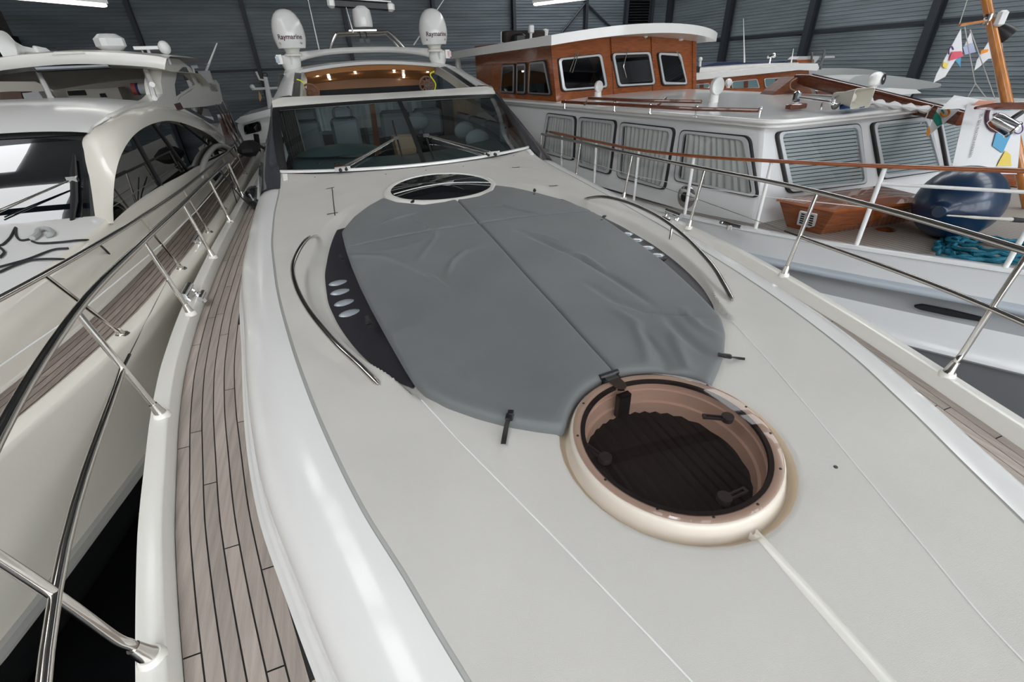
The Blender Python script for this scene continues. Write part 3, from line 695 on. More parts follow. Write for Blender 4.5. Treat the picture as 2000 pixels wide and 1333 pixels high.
# radar: stainless gantry, pedestal, open array
gp = [ony(p, 11.6) for p in ((642, 103), (656, 68), (672, 64), (745, 62), (762, 64), (792, 97))]
rd = MB().tube(smooth(gp, 4), .022, 8).tube(smooth([p+np.array([0, .45, -.02]) for p in gp], 4), .022, 8).box(lerp(gp[2], gp[3], .5)+np.array([0, .22, .03]), (.55, .5, .025)).build('radar_gantry', steel, Yt)
pc = lerp(ony((711, 57), 11.8), ony((711, 57), 11.8), 0)
MB().lathe([(.10, 0), (.185, .01), (.195, .06), (.19, .20), (.18, .30), (.14, .36), (.06, .385)], pc+np.array([0, 0, .02]), n=28).build('radar_pedestal', gelw, rd, ang=40)
sc0, sc1 = ony((643, 6), 11.75), ony((766, 14), 11.75); d = sc1-sc0; d /= np.linalg.norm(d); A = np.array([d, [0, 1, 0], np.cross(d, [0, 1, 0])])
scn_ = MB().bbox((sc0+sc1)/2, (np.linalg.norm(sc1-sc0)-.08, .13, .13), A, .02).build('radar_scanner', blackp, rd)
for e, s in ((sc0, 1), (sc1, -1)): MB().bbox(e+d*.04*s, (.16, .17, .17), A, .04).build('scanner_end', gelw, scn_)
MB().box((sc0+sc1)/2+A[2]*.085, (np.linalg.norm(sc1-sc0)-.05, .14, .02), A).tube([(sc0+sc1)/2-A[2]*.06, pc+np.array([0, 0, .40])], .05, 10).build('scanner_top', gelw, scn_)
for p in ((706, 80), (718, 80)):
    q = ony(p, 11.5); MB().tube([q+np.array([0, -.05, 0]), q+np.array([0, .1, 0])], [.045, .03], 12).tube([q, q+np.array([0, .1, .18])], .01, 6).build('horn', blackp, rd)
for a, b in (((600, -8), (624, 100)), ((893, -40), (808, 88)), ((676, 14), (690, 64))):
    MB().tube([ony(b, 11.5), ony(a, 11.5)], [.014, .006], 6).build('whip_aerial', whitep, Yt)
# --- wipers
def wsp(p, off=.05):
    n0 = np.array([0, -.42, .9]); q = onpl(p, S_sill(0)+n0*off, np.cross(S_sill(1)-S_sill(-1), S_top(0)-S_sill(0))*[-1, -1, 1]); return q
def ws_hit(p, off=.04):
    best = None; d = ray(p)
    for u in np.linspace(-.98, .98, 99):
        for v in np.linspace(0, 1, 41):
            q = WS(u, v, off); e = q-CAM; t = np.linalg.norm(np.cross(e, d))/np.linalg.norm(d)
            if best is None or t < best[0]: best = (t, q)
    return best[1]
for piv, tip, b0, b1, off2 in (((664, 343), (776, 269), (768, 237), (786, 306), (14, 6)), ((966, 315), (832, 263), (826, 255), (848, 312), (-14, 5))):
    P0 = ws_hit(piv, .03)+np.array([0, -.03, 0]); T0 = ws_hit(tip, .06)
    w = MB().tube([P0, T0], .013, 8).build('wiper', steel, Yt)
    P1 = ws_hit((piv[0]+off2[0], piv[1]-off2[1]), .03); MB().tube([P1, T0+(P1-P0)*.25], .010, 8).build('wiper_arm', steel, w)
    MB().box(P0+np.array([0, 0, .0]), (.13, .09, .06)).box((P0+P1)/2, (.18, .04, .04)).build('wiper_pivot', chrome, w); MB().ball(P0+np.array([0, -.06, -.01]), .022, 10, 6).ball(P1+np.array([0, -.05, -.01]), .02, 10, 6).build('wiper_cap', blackp, w)
    MB().tube([ws_hit(b0, .03), ws_hit(b1, .03)], .013, 6).box(T0, (.08, .04, .04)).build('wiper_blade', blackp, w)
# --- saloon seen through the windscreen and the open sunroof
rows = []
for v in np.linspace(0, 1, 8):
    rows.append([np.array([1.62*u, 6.35+.72*u*u+1.55*v, -1.12+.02*u*u+.07*math.sin(math.pi*v)*(1 if u < 0 else .4)-.05*v]) for u in np.linspace(-1, 1, 25)])
MB().slab(rows, (0, 0, -.06)).build('dashboard', dash, Yt)
hump = MB()
c0 = np.array([-.95, 7.75, -1.02]); rows = [[c0+np.array([.62*math.cos(a)*s, .42*math.sin(a)*s, .09*(1-s**3)]) for a in np.linspace(0, 2*math.pi, 28, endpoint=False)] for s in (0.01, .4, .7, .9, 1)]
hump.grid(rows, cv=True).build('instrument_hood', dash, Yt)
for p in ((624, 321), (658, 321)):
    q = onz(p, -1.08); MB().lathe([(0, .02), (.03, .02), (.035, 0)], q, n=14).build('dash_vent', blackp, Yt)
MB().box((0, 9.9, -2.35), (3.9, 6.6, .04)).build('saloon_floor', mat('saloon_carpet', (.16, .13, .10), .8), Yt, smooth=False)
def seat(c, w=.56):
    c = np.array(c); s = MB().bbox(c+np.array([0, 0, -.38]), (w, .5, .16), None, .05).build('helm_seat', leather, Yt)
    MB().bbox(c+np.array([0, .22, -.02]), (w, .13, .62), None, .05).build('seat_back', leather, s)
    MB().bbox(c+np.array([0, .20, .36]), (w*.72, .12, .2), None, .05).build('headrest', leather, s)
    MB().tube([c+np.array([0, 0, -.4]), c+np.array([0, 0, -1.35])], .07, 12).build('seat_post', steel, s)
for p in ((609, 300), (685, 295)):
    q = ony(p, 9.15); seat((q[0], 9.15, -.98), .48)
# L-shaped sofa to the other side with loose cushions
so = MB().bbox((1.45, 9.6, -1.55), (.65, 3.2, .45), None, .06).build('sofa', leather, Yt)
for y in (8.3, 9.35, 10.4): MB().bbox((1.72, y, -1.12), (.16, .95, .55), None, .06).build('sofa_back', leather, so)
for (x, y, z) in ((1.05, 10.9, -1.0), (.35, 10.9, -1.0)): MB().bbox((x, y, z), (.62, .16, .55), None, .06).build('sofa_back', leather, so)
for (x, y, z) in ((1.42, 8.5, -1.12), (1.48, 9.5, -1.08), (.8, 10.7, -.95)): MB().ball((x, y, z), (.22, .10, .17), 14, 8).build('cushion', mat('pale_grey_cushion', (.22, .23, .25), .8), so)
def pane_at(px, y, material, name, dep=.06):
    P = [ony(p, y) for p in px]; return MB().prism(P, (0, dep, 0)).build(name, material, Yt, smooth=False)
tanw = mat('tan_cabinet', (.30, .19, .115), .45); woodi = mat('saloon_cherry', (.20, .07, .03), .3, coat=.4)
pane_at([(770, 270), (812, 268), (815, 330), (785, 333)], 8.7, tanw, 'galley_unit', .5)
pane_at([(722, 200), (731, 200), (745, 300), (733, 305)], 12.2, woodi, 'door_post')
pane_at([(655, 205), (662, 205), (668, 300), (658, 300)], 12.2, woodi, 'door_post')
pane_at([(738, 270), (845, 262), (845, 330), (738, 335)], 12.25, blackp, 'aft_bulkhead')
pane_at([(545, 268), (660, 262), (660, 345), (545, 345)], 12.25, blackp, 'aft_bulkhead')
pane_at([(852, 196), (868, 196), (872, 290), (858, 292)], 11.9, blackp, 'door_post')
pane_at([(868, 190), (960, 190), (960, 226), (915, 226), (885, 250), (872, 272)], 11.5, mat('tan_curtain', (.34, .22, .14), .8, noise=(14, .3, (6, 1, .3))), 'curtain')
curt = mat('grey_curtain', (.18, .16, .15), .8)
for x0, x1, y0 in ((-1.72, -1.30, 9.7), (-1.72, -1.45, 8.4), (1.45, 1.72, 11.2)):
    n = 40; rows = [[(x0+(x1-x0)*i/n, y0+.035*math.sin(i*1.3), z) for i in range(n+1)] for z in (-.42, -1.35)]
    MB().grid(rows).build('curtain', curt, Yt)
# bright plastic sheeting around the cockpit behind the saloon door
n = 60; sh = mat('plastic_sheet', (.55, .60, .62), .35)
rows = [[(-1.2+2.6*i/n, 13.3+.05*math.sin(i*.9+z)+.03*math.sin(i*2.3), z) for i in range(n+1)] for z in np.linspace(-.15, -1.25, 6)]
single('cockpit_sheet', MB().grid(rows), sh, 'crumpled clear plastic sheet hanging behind the saloon door', 'plastic sheet')
pane_at([(625, 177), (830, 166), (830, 177), (625, 188)], 9.9, blackm, 'sunroof_blind', .2)
# two cable reels with a yellow cord standing behind the sunroof sill
reelm = mat('brown_reel', (.17, .08, .05), .5); cordm = mat('yellow_cord', (.62, .66, .03), .5)
for p, yy, lab in ((607, 185), 9.35, 'port'), ((834, 169), 9.35, 'starboard'):
    q = ony(p, yy); A = np.array([[1, 0, 0], [0, 0, 1], [0, -1, 0]])
    q = q+np.array([0, 0, .03])
    t = thing('cable_reel', 'brown perforated reel with yellow cord in the sunroof opening below the %s navigation light' % ('green' if lab == 'port' else 'red'), 'reel', tuple(q-np.array([0, 0, .13])), 'reels in the sunroof opening')
    mb = MB()
    mb.tube([q+.125*np.array([math.cos(a), 0, math.sin(a)]) for a in np.linspace(0, 2*math.pi, 28, endpoint=False)], .018, 6, closed=True)
    mb.tube([q+.045*np.array([math.cos(a), 0, math.sin(a)]) for a in np.linspace(0, 2*math.pi, 16, endpoint=False)], .018, 6, closed=True)
    for k in range(8):
        a = k*math.pi/4; mb.tube([q+.04*np.array([math.cos(a), 0, math.sin(a)]), q+.125*np.array([math.cos(a), 0, math.sin(a)])], .012, 6)
    mb.build('reel_disc', reelm, t)
    s = -1 if lab == 'port' else 1
    MB().tube(smooth([q+np.array([s*.10, -.04, -.14]), q+np.array([s*.15, -.05, 0]), q+np.array([s*.08, -.05, .12]), q+np.array([s*.09, -.02, .17]), q+np.array([s*.16, 0, .2])], 6), .012, 7).build('cord', cordm, t)
# ================================================================== SUNPAD COVER
CV = .05
outL = [(1100, 838), (1050, 832), (990, 822), (930, 806), (870, 785), (832, 764), (808, 740), (790, 712), (757, 655), (722, 592), (700, 548), (684, 510), (673, 478), (667, 453), (690, 426), (720, 403), (748, 387.5), (775, 397), (828, 402), (870, 396), (889, 391)]
outR = [(902, 391), (935, 385), (962, 373), (967, 363), (1000, 367), (1050, 378), (1100, 392), (1157, 413), (1202, 443), (1245, 474), (1296, 511), (1328, 540), (1373, 583), (1399, 610), (1411, 624), (1418, 650), (1415, 690), (1402, 722), (1388, 752)]
zt_ = lambda x, y: zb(x, y)
oL = [onsurf(p, zt_, CV*.8, -1.3) for p in outL]; oR = [onsurf(p, zt_, CV*.8, -1.3) for p in outR]
hatchrim = [np.array([.452*math.cos(a), HC[1]+.452*math.sin(a), 0]) for a in np.radians(np.linspace(40, 140, 13))]
outline = oL+oR+hatchrim
outline = [np.array([p[0], p[1]]) for p in outline]
def clip(poly, ax, c, sgn):
    out = []; n = len(poly)
    for i in range(n):
        a, b = poly[i], poly[(i+1) % n]; da, db = sgn*(a[ax]-c), sgn*(b[ax]-c)
        if da >= 0: out.append(a)
        if da*db < 0: out.append(a+(b-a)*da/(da-db))
    return out
wr_px = [([(662, 502), (700, 501), (750, 503), (800, 522), (850, 546), (880, 570)], .011, .022), ([(705, 497), (780, 488), (830, 470), (870, 440)], .006, .02), ([(870, 540), (885, 510), (910, 490), (950, 478)], .009, .022),
         ([(815, 510), (840, 480), (855, 455)], .008, .016), ([(1000, 445), (1040, 462), (1080, 480), (1130, 500), (1180, 530), (1240, 570), (1280, 600)], -.012, .03), ([(1105, 490), (1140, 500), (1170, 520), (1190, 535)], .010, .02),
         ([(1140, 550), (1200, 585), (1260, 605), (1330, 612), (1400, 622)], -.012, .03), ([(1190, 600), (1240, 630), (1260, 680), (1270, 720)], .010, .03), ([(1300, 615), (1330, 650), (1390, 700)], -.010, .035), ([(1310, 640), (1330, 690), (1350, 735)], .010, .03),
         ([(940, 405), (980, 402), (1020, 412), (1060, 420)], -.009, .02), ([(1250, 640), (1290, 690), (1310, 730)], -.009, .022), ([(800, 430), (830, 440), (850, 460)], .008, .016), ([(735, 440), (780, 425), (820, 415)], .006, .02), ([(730, 690), (790, 640), (830, 630)], .004, .05), ([(860, 690), (900, 720), (940, 760)], .005, .04), ([(1000, 455), (1050, 458), (1090, 470)], .007, .015), ([(1330, 600), (1370, 640), (1410, 660)], .008, .025)]
WRK = [([onsurf(p, zt_, CV, -1.3)[:2] for p in px], a, w) for px, a, w in wr_px]
def wrinkle(x, y):
    z = 0.0
    for P, a, w in WRK:
        best = 9; n = len(P)
        for i in range(n-1):
            ab = P[i+1]-P[i]; t = ((x-P[i][0])*ab[0]+(y-P[i][1])*ab[1])/(ab@ab); tt = min(max(t, 0), 1)
            d = math.hypot(x-P[i][0]-ab[0]*tt, y-P[i][1]-ab[1]*tt)
            if d < best: best = d; s = (i+tt)/(n-1)
        if best < 4*w: z += 1.6*a*math.exp(-(best/w)**2)*min(1, 5*s*(1-s)+.15)
    return z+.0035*math.sin(3.1*x+2.2*y)*math.sin(2.3*x-3.7*y+1)
sp = thing('sunpad_cover', 'grey canvas sunpad cover strapped down on the cream foredeck', 'sunpad', (0, 3.0, -1.35))
def panel(poly):
    P = [p for i, p in enumerate(poly) if np.linalg.norm(p-poly[i-1]) > .004]
    L = [0]; 
    for i in range(len(P)): L.append(L[-1]+np.linalg.norm(P[(i+1) % len(P)]-P[i]))
    n = int(L[-1]/.022); bd = []
    for k in range(n):
        s = k/n*L[-1]; i = int(np.searchsorted(L, s, side='right'))-1; t = (s-L[i])/(L[i+1]-L[i]); bd.append(P[i]+(P[(i+1) % len(P)]-P[i])*t)
    bd = [(bd[i-1]+bd[i]*2+bd[(i+1) % n])/4 for i in range(n)]
    c = np.mean(bd, axis=0); rows = []
    for s, dz in [(k/40+.002, 0) for k in range(39)]+[(.978, -.001), (.988, -.006), (.996, -.016), (1, -.03), (1.0, -.062)]:
        r = []
        for b in bd:
            q = c+(b-c)*s; x, y = q; r.append((x, y, float(zb(x, y))+CV+dz+(wrinkle(x, y) if dz > -.01 else 0)))
        rows.append(r)
    return MB().grid(rows, cv=True).build('canvas_panel', canvas, sp, ang=75)
YX = 3.87; polyL = clip(outline, 0, -.0015, -1); polyR = clip(outline, 0, .0015, 1)
panel(clip(polyL, 1, YX-.001, -1)); panel(clip(polyL, 1, YX+.001, 1)); panel(clip(polyR, 1, YX-.003, -1)); panel(clip(polyR, 1, YX+.003, 1))
webm = mat('black_webbing', (.018, .017, .014), .7)
def strap(px, w=.022, dz=.006, top=False):
    P = smooth([onsurf(p, zt_, d, -1.3) for p, d in px], 4); rows = []
    for i, p in enumerate(P):
        t = P[min(i+1, len(P)-1)]-P[max(i-1, 0)]; n = np.cross(t, [0, 0, 1.]); n /= np.linalg.norm(n); rows.append([p-n*w/2, p+n*w/2])
    return MB().slab(rows, (0, 0, .003))
def buckle(p, d, px2):
    q = onsurf(p, zt_, d, -1.3); q2 = onsurf(px2, zt_, d, -1.3); t = q2-q; t[2] = 0; t /= np.linalg.norm(t); s = np.cross([0, 0, 1.], t)
    return MB().bbox(q, (.045, .034, .014), (t, s, (0, 0, 1)), .004).box(q-t*.03, (.03, .024, .008), (t, s, (0, 0, 1)))
for px, bp, bd_, bt_ in ((([((996, 812), .06), ((990, 830), .03), ((986, 850), .01), ((983, 868), .012)]), (995, 815), .055, (985, 860)),
                        (([((1403, 692), .06), ((1422, 697), .05), ((1438, 700), .012), ((1455, 702), .014)]), (1420, 696), .05, (1450, 701)),
                        (([((716, 618), .05), ((722, 640), .02)]), (720, 630), .03, (715, 615)), (([((663, 498), .04), ((669, 512), .02)]), (668, 506), .03, (664, 497)),
                        (([((803, 396), .05), ((808, 391), .05)]), (806, 394), .055, (808, 388)), (([((1043, 380), .05), ((1044, 369), .02)]), (1044, 372), .03, (1044, 366)),
                        (([((1175, 430), .05), ((1182, 421), .0)]), (1180, 423), .02, (1184, 419)), (([((1293, 508), .05), ((1302, 503), .01)]), (1298, 506), .02, (1302, 502))):
    st = strap(px).build('strap', webm, sp); buckle(bp, bd_, bt_).build('buckle', blackp, st)
# ================================================================== THE FLYBRIDGE YACHT ALONGSIDE (darker X side)
Lt = thing('flybridge_yacht', 'cream flybridge yacht with rounded window arches and a white horn on its hardtop', 'yacht', (-5.0, 5.0, ZF))
LG = spl([-1.9, -1.5, -.6, 0.4, 1.3, 2.1, 2.74, 3.31, 4.23, 5.09, 6.34, 8, 10, 14], [-4.95, -4.6, -4.18, -3.82, -3.5, -3.25, -3.10, -2.975, -2.84, -2.785, -2.745, -2.74, -2.76, -2.82])   # teak/toe-rail line
LZ = -1.6; LC = -5.05
lyy = np.concatenate([np.linspace(-1.9, 2, 18), np.linspace(2.2, 14, 44)])
# hull with flare, rub rail and chine
rows = []
for y in lyy:
    g = float(LG(y)); k = float(np.interp(y, [-2, 2, 6, 14], [.45, .0, -.05, -.08]))
    rows.append([(g, y, LZ-.02), (g+.01, y, LZ), (g+.03, y, LZ+.012), (g+.10, y, LZ+.008), (g+.12, y, LZ-.01), (g+.125, y, LZ-.05), (g+.08, y, LZ-.22), (g+.085-k*.4, y, LZ-.50), (g+.09-k*.8, y, LZ-.78)])
hl_ = MB().grid(rows).build('hull_topside', gelwarm, Lt, ang=50)
rows = []
for y in lyy:
    g = float(LG(y)); k = float(np.interp(y, [-2, 2, 6, 14], [.45, .0, -.05, -.08])); x = g+.09-k*.8; z = LZ-.78
    rows.append([(x, y, z), (x+.03, y, z-.01), (x+.035, y, z-.05), (x+.0, y, z-.06), (x+.01, y, z-.09), (x-.03, y, z-.11)])
MB().grid(rows).build('rub_rail', mat('grey_rub_strip', (.42, .41, .38), .3, coat=.3), Lt)
rows = []
for y in lyy:
    g = float(LG(y)); k = float(np.interp(y, [-2, 2, 6, 14], [.45, .0, -.05, -.08])); x = g+.09-k*.8
    rows.append([(x-.03, y, LZ-.89), (x-.12, y, LZ-1.1), (x-.5, y, LZ-1.6), (LC+(x-LC)*.3, y, ZF)])
MB().grid(rows).build('hull_bottom', mat('shadow_black_hull', (.008, .008, .009), .5), Lt)  # near-black colour stands in for shadow on the undercut hull
# teak side deck, every plank
base = MB().grid([[(float(LG(y))-.36, y, LZ-.035), (float(LG(y))+.005, y, LZ-.035)] for y in lyy])
lsd = base.build('side_deck', caulk, Lt)
MB().grid([[(float(LG(y))+.004, y, LZ-.036), (float(LG(y))+.006, y, LZ+.0)] for y in lyy]).build('toe_edge', gel, Lt)
for k in range(6):
    r2 = random.Random(40+k); y = -.5+1.2*r2.random()
    while y < 12.5:
        y1 = y+1.7+.5*r2.random(); rows = []
        for yy in np.linspace(y+.002, y1-.002, 12):
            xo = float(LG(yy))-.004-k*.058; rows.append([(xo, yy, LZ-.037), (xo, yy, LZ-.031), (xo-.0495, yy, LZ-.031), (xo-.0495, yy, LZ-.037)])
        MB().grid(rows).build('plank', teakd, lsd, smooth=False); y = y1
# coachroof: big rounded coaming up to the windows, foredeck
def lcab(y): return float(np.interp(y, [-1, .5, 2, 3.2, 4.4, 5.4, 8, 11.5, 14], [-4.7, -4.15, -3.66, -3.40, -3.28, -3.2, -3.13, -3.13, -3.2]))
rows = []
for y in np.linspace(-1.0, 13.5, 60):
    g = float(LG(y))-.36; c = lcab(y)-.02
    zt = float(np.interp(y, [-1, 1, 3, 4.6, 5.4, 7, 9, 11, 13.5], [-1.52, -1.42, -1.27, -1.17, -1.12, -1.14, -1.22, -1.34, -1.45])); c = min(c, g-.02)
    r = [(g+.01, y, LZ-.035), (g-.005, y, LZ-.02)]
    for t in np.linspace(0, 1, 10): r.append((g-.01+(c-g+.01)*(1-math.cos(t*math.pi/2)), y, LZ-.01+(zt-LZ+.01)*math.sin(t*math.pi/2)**.9))
    rows.append(r)
MB().grid(rows).build('coaming', gelwarm, Lt, ang=60)
rows = []
for y in np.linspace(-1.0, 5.75, 34):
    c = min(lcab(y)-.02, float(LG(y))-.38); zt = float(np.interp(y, [-1, 1, 3, 4.6, 5.4, 7], [-1.52, -1.42, -1.27, -1.17, -1.12, -1.08]))
    rows.append([(c+(2*LC-2*c)*u, y+(.0 if y < 4.5 else -.35*math.sin(math.pi*u)*(y-4.5)/1.25), zt+.09*math.sin(math.pi*u)) for u in np.linspace(0, 1, 26)])
MB().grid(rows).build('foredeck', gelw, Lt, ang=60)
# windscreen
def LW(u, v, off=0):   # u 0 at the near corner .. 1 far side
    b = np.array([-3.36+(2*LC+2*3.36)*u, 5.48-.30*math.sin(math.pi*u), -1.155+.06*math.sin(math.pi*u)]); t = np.array([-3.40+(2*LC+2*3.40)*u, 6.50-.25*math.sin(math.pi*u), -.445+.035*math.sin(math.pi*u)])
    return b*(1-v)+t*v+np.array([0, -.57, .8])*(.03*math.sin(math.pi*v)+off)
lwg = glass('windscreen_blue', (.10, .13, .16), 1.5)
MB().grid([[LW(u, v) for u in np.linspace(.0, 1, 30)] for v in np.linspace(0, 1, 10)]).build('windscreen', lwg, Lt)
MB().grid([[LW(u, v, -.10) for u in np.linspace(.0, 1, 20)] for v in np.linspace(0, 1, 4)]).build('windscreen_blind', mat('blue_grey_blind', (.10, .115, .13), .6), Lt)
MB().grid([[LW(u, v, .004) for u in np.linspace(-.004, 1.0, 40)] for v in (.96, 1.0, 1.02)]).grid([[LW(u, v, .004) for u in (-.006, .006)] for v in np.linspace(0, 1, 8)]).build('windscreen_seal', rubber, Lt)
# wiper on it
def lw_hit(p, off=.04):
    best = None; d = ray(p)
    for u in np.linspace(0, .5, 61):
        for v in np.linspace(-.05, 1, 43):
            q = LW(u, v, off); e = q-CAM; t = np.linalg.norm(np.cross(e, d))
            if best is None or t < best[0]: best = (t, q)
    return best[1]
bl = [lw_hit(p, .04) for p in ((147, 303), (146, 340), (143, 390), (137, 440))]
w = MB().tube(bl, [.012, .03, .03, .014], 8).build('wiper', blackp, Lt)
for a in ((0, 412), (0, 418)): MB().tube([lw_hit((138, 350), .06), lw_hit(a, .05)], .007, 6).build('wiper_arm', steel, w)
MB().box(lw_hit((138, 350), .06), (.08, .05, .05)).build('wiper_joint', chrome, w)
# near corner pillar and the arch round the side windows (outline on the cabin-side plane)
PX = -3.13
inn = [(222, 437), (221, 400), (225, 345), (238, 300), (262, 264), (295, 243), (332, 236), (370, 245), (410, 264), (438, 288)]
out = [(184, 441), (181, 400), (178, 345), (176, 295), (180, 255), (222, 228), (265, 209), (320, 207), (385, 228), (432, 262)]
rows = []
for a, b, k in zip(inn, out, range(10)):
    bx = -3.37 if k < 5 else -3.32
    A_ = onx(a, PX-.05); A2 = onx(a, PX); B_ = onx(b, bx); m1 = lerp(A2, B_, .35)+np.array([.055, -.03, .01]); m2 = lerp(A2, B_, .72)+np.array([.045, -.03, .012])
    rows.append([A_, A2, m1, m2, B_, B_+np.array([-.10, .05, -.04])])
MB().grid([list(r) for r in zip(*[smooth([r[j] for r in rows], 5) for j in range(6)])]).build('window_arch', gelwarm, Lt, ang=70)
# side windows: one dark sweep with two slanting bars
side = [onx(p, PX-.06) for p in smooth([(x, y, 0) for x, y in inn+[(452, 300), (420, 330)]], 3)]
c = np.mean(side+[onx((330, 340), PX-.06)], axis=0)
sw = MB(); sw.add(side+[onx((222, 440), PX-.06), onx((300, 395), PX-.06)], []); 
poly = side+[onx((400, 345), PX-.06), onx((300, 398), PX-.06), onx((240, 432), PX-.06)]
sgl = glass('side_window_glass', (.05, .055, .06), 1.0)
MB().prism(poly, (-.012, 0, 0)).build('side_window', sgl, Lt, smooth=False)
MB().prism([p+np.array([-.25, 0, 0]) for p in poly], (-.01, 0, 0)).build('side_blind', darkroom, Lt, smooth=False)
for a, b in (((258, 258), (330, 388)), ((298, 238), (385, 358)), ((355, 240), (408, 283))):
    MB().tube([onx(a, PX-.05), onx(b, PX-.05)], .018 if a[0] != 355 else .012, 6).build('window_bar', rubber, Lt)
# small rear arch and aft window
ia = smooth([onx(p, PX) for p in ((392, 345), (398, 318), (410, 296), (428, 284), (448, 290), (462, 305))], 4)
MB().tube(ia, .045, 10).build('aft_arch', gel, Lt)
MB().prism([onx(p, PX-.08) for p in ((398, 340), (404, 315), (416, 298), (430, 290), (446, 298), (458, 312), (430, 328))], (-.01, 0, 0)).build('aft_window', sgl, Lt, smooth=False)
EDP = [onx(p, -3.37 if k < 2 else -3.33) for k, p in enumerate(((178, 262), (182, 250), (200, 240), (226, 224), (262, 206), (300, 198)))]
def EDGE(v):
    t = v*(len(EDP)-1); i = min(int(t), len(EDP)-2); return lerp(EDP[i], EDP[i+1], t-i)
# brow above the windscreen rising to the flybridge
rows = []
for v in np.linspace(0, 1, 12):
    r = []
    for u in np.linspace(-.02, 1.02, 30):
        t = LW(min(max(u, 0), 1), 1.01, .0); e = abs(2*u-1); y = t[1]-.03+1.9*v; z = t[2]+.02+(.50*v-.13*v*v*2)*(1-.35*e**6)-.06*e**8*v
        x = -3.33+(2*LC+2*3.33)*u; q = np.array([x, y+.10*e**4*v, z])
        uu = u if u < .5 else 1-u; ed = EDGE(v); ed = ed if u < .5 else np.array([2*LC-ed[0], ed[1], ed[2]])
        r.append(lerp(ed, q, float(sstep(-.02, .16, uu))))
    rows.append(r)
zb0 = rows[-1][15][2]
MB().grid(rows).build('flybridge_brow', gelw, Lt, ang=70)
# flybridge side (between arch and hardtop) with the teardrop end
P1 = -3.30
fs = [(222, 228), (230, 222), (262, 206), (300, 197), (310, 192), (318, 183), (314, 160), (318, 128), (330, 113), (350, 116), (372, 132), (388, 163), (378, 172), (350, 190), (344, 204), (400, 235), (372, 226), (320, 210), (265, 213), (226, 231)]
MB().prism([onx(p, P1) for p in fs], (-.22, 0, 0)).build('flybridge_side', gel, Lt, ang=30)
MB().prism([onx(p, P1+.006) for p in ((345, 188), (342, 165), (347, 141), (357, 131), (364, 131), (372, 147), (381, 165), (362, 176))], (-.02, 0, 0)).build('fly_side_window', sgl, Lt, smooth=False)
wg = [(344, 204), (352, 190), (372, 178), (386, 164), (402, 157), (422, 156), (428, 165), (435, 196), (432, 203), (400, 208), (352, 212)]
wing = MB().prism([onx(p, P1) for p in wg], (-.5, 0, 0)).build('flybridge_wing', gel, Lt, ang=30)
MB().prism([onx(p, P1+.01) for p in ((341, 203), (352, 200), (359, 213), (348, 216))], (-.04, 0, 0)).build('side_light', mat('dark_red_lens', (.10, .01, .012), .2, coat=1), wing)
q0 = onx((407, 171), P1+.012); q1 = onx((428, 172.5), P1+.012); dx = q1-q0; dx /= np.linalg.norm(dx)
textmesh('KEWALD', .21, 'lettering', mat('dark_print', (.05, .05, .05), .5), wing, origin=(q0+q1)/2, ax=(-dx*-1, (0, 0, 1), (1, 0, 0)))
MB().prism([onx(p, P1-.1) for p in ((368, 211), (403, 207), (420, 236), (400, 228))], (-.01, 0, 0)).build('lower_aft_window', sgl, Lt, smooth=False)
MB().prism([onx(p, P1-.05) for p in ((360, 213), (425, 250), (430, 240), (440, 275), (400, 240), (360, 224))], (-.2, 0, 0)).build('aft_strut', gel, Lt, smooth=False)
# hardtop
HY = 9.3
tp_ = [(-120, 128), (0, 113), (60, 106), (150, 101), (240, 104), (300, 109), (326, 114)]; bt_ = [(-120, 155), (0, 138), (70, 130), (150, 125), (230, 127), (290, 131), (322, 136)]
Pt = smooth([ony(p, HY) for p in tp_], 4); Pb = smooth([ony(p, HY) for p in bt_], 4)
rows = [[p+np.array([0, .35, -.03]) for p in Pb], Pb, [lerp(a, b, .5)+np.array([0, -.03, 0]) for a, b in zip(Pb, Pt)], Pt, [p+np.array([0, .25, .03]) for p in Pt], [p+np.array([0, 2.2, .05]) for p in Pt], [p+np.array([0, 3.6, -.05]) for p in Pt]]
ht = MB().grid(rows).build('hardtop', gel, Lt, ang=50)
MB().grid([[p+np.array([0, .35, -.03]) for p in Pb], [p+np.array([0, 2.6, -.06]) for p in Pb], [p+np.array([0, 3.4, -.30]) for p in Pb]]).build('hardtop_lining', mat('beige_lining', (.72, .68, .60), .6), ht, ang=70)
pn = [ony(p, HY+.02) for p in ((64, 128), (208, 123), (216, 132), (72, 139))]
MB().prism(pn, (0, .02, 0)).build('sunshade', mat('pale_blue_shade', (.38, .42, .44), .5), ht, smooth=False)
MB().tube(pn, .02, 6, closed=True).build('shade_frame', blackp, ht)
MB().prism([ony(p, HY-.03) for p in ((100, 107), (105, 101.5), (160, 100.5), (166, 104))], (0, .3, 0)).build('hardtop_cap', gel, ht, smooth=False)
for a, b in (((76, 143), (100, 192)), ((284, 135), (302, 192)), ((285, 140), (297, 165))):
    MB().tube([ony(a, HY+.5), ony(b, HY-.7)], .035, 8).build('hardtop_strut', gelw, ht)
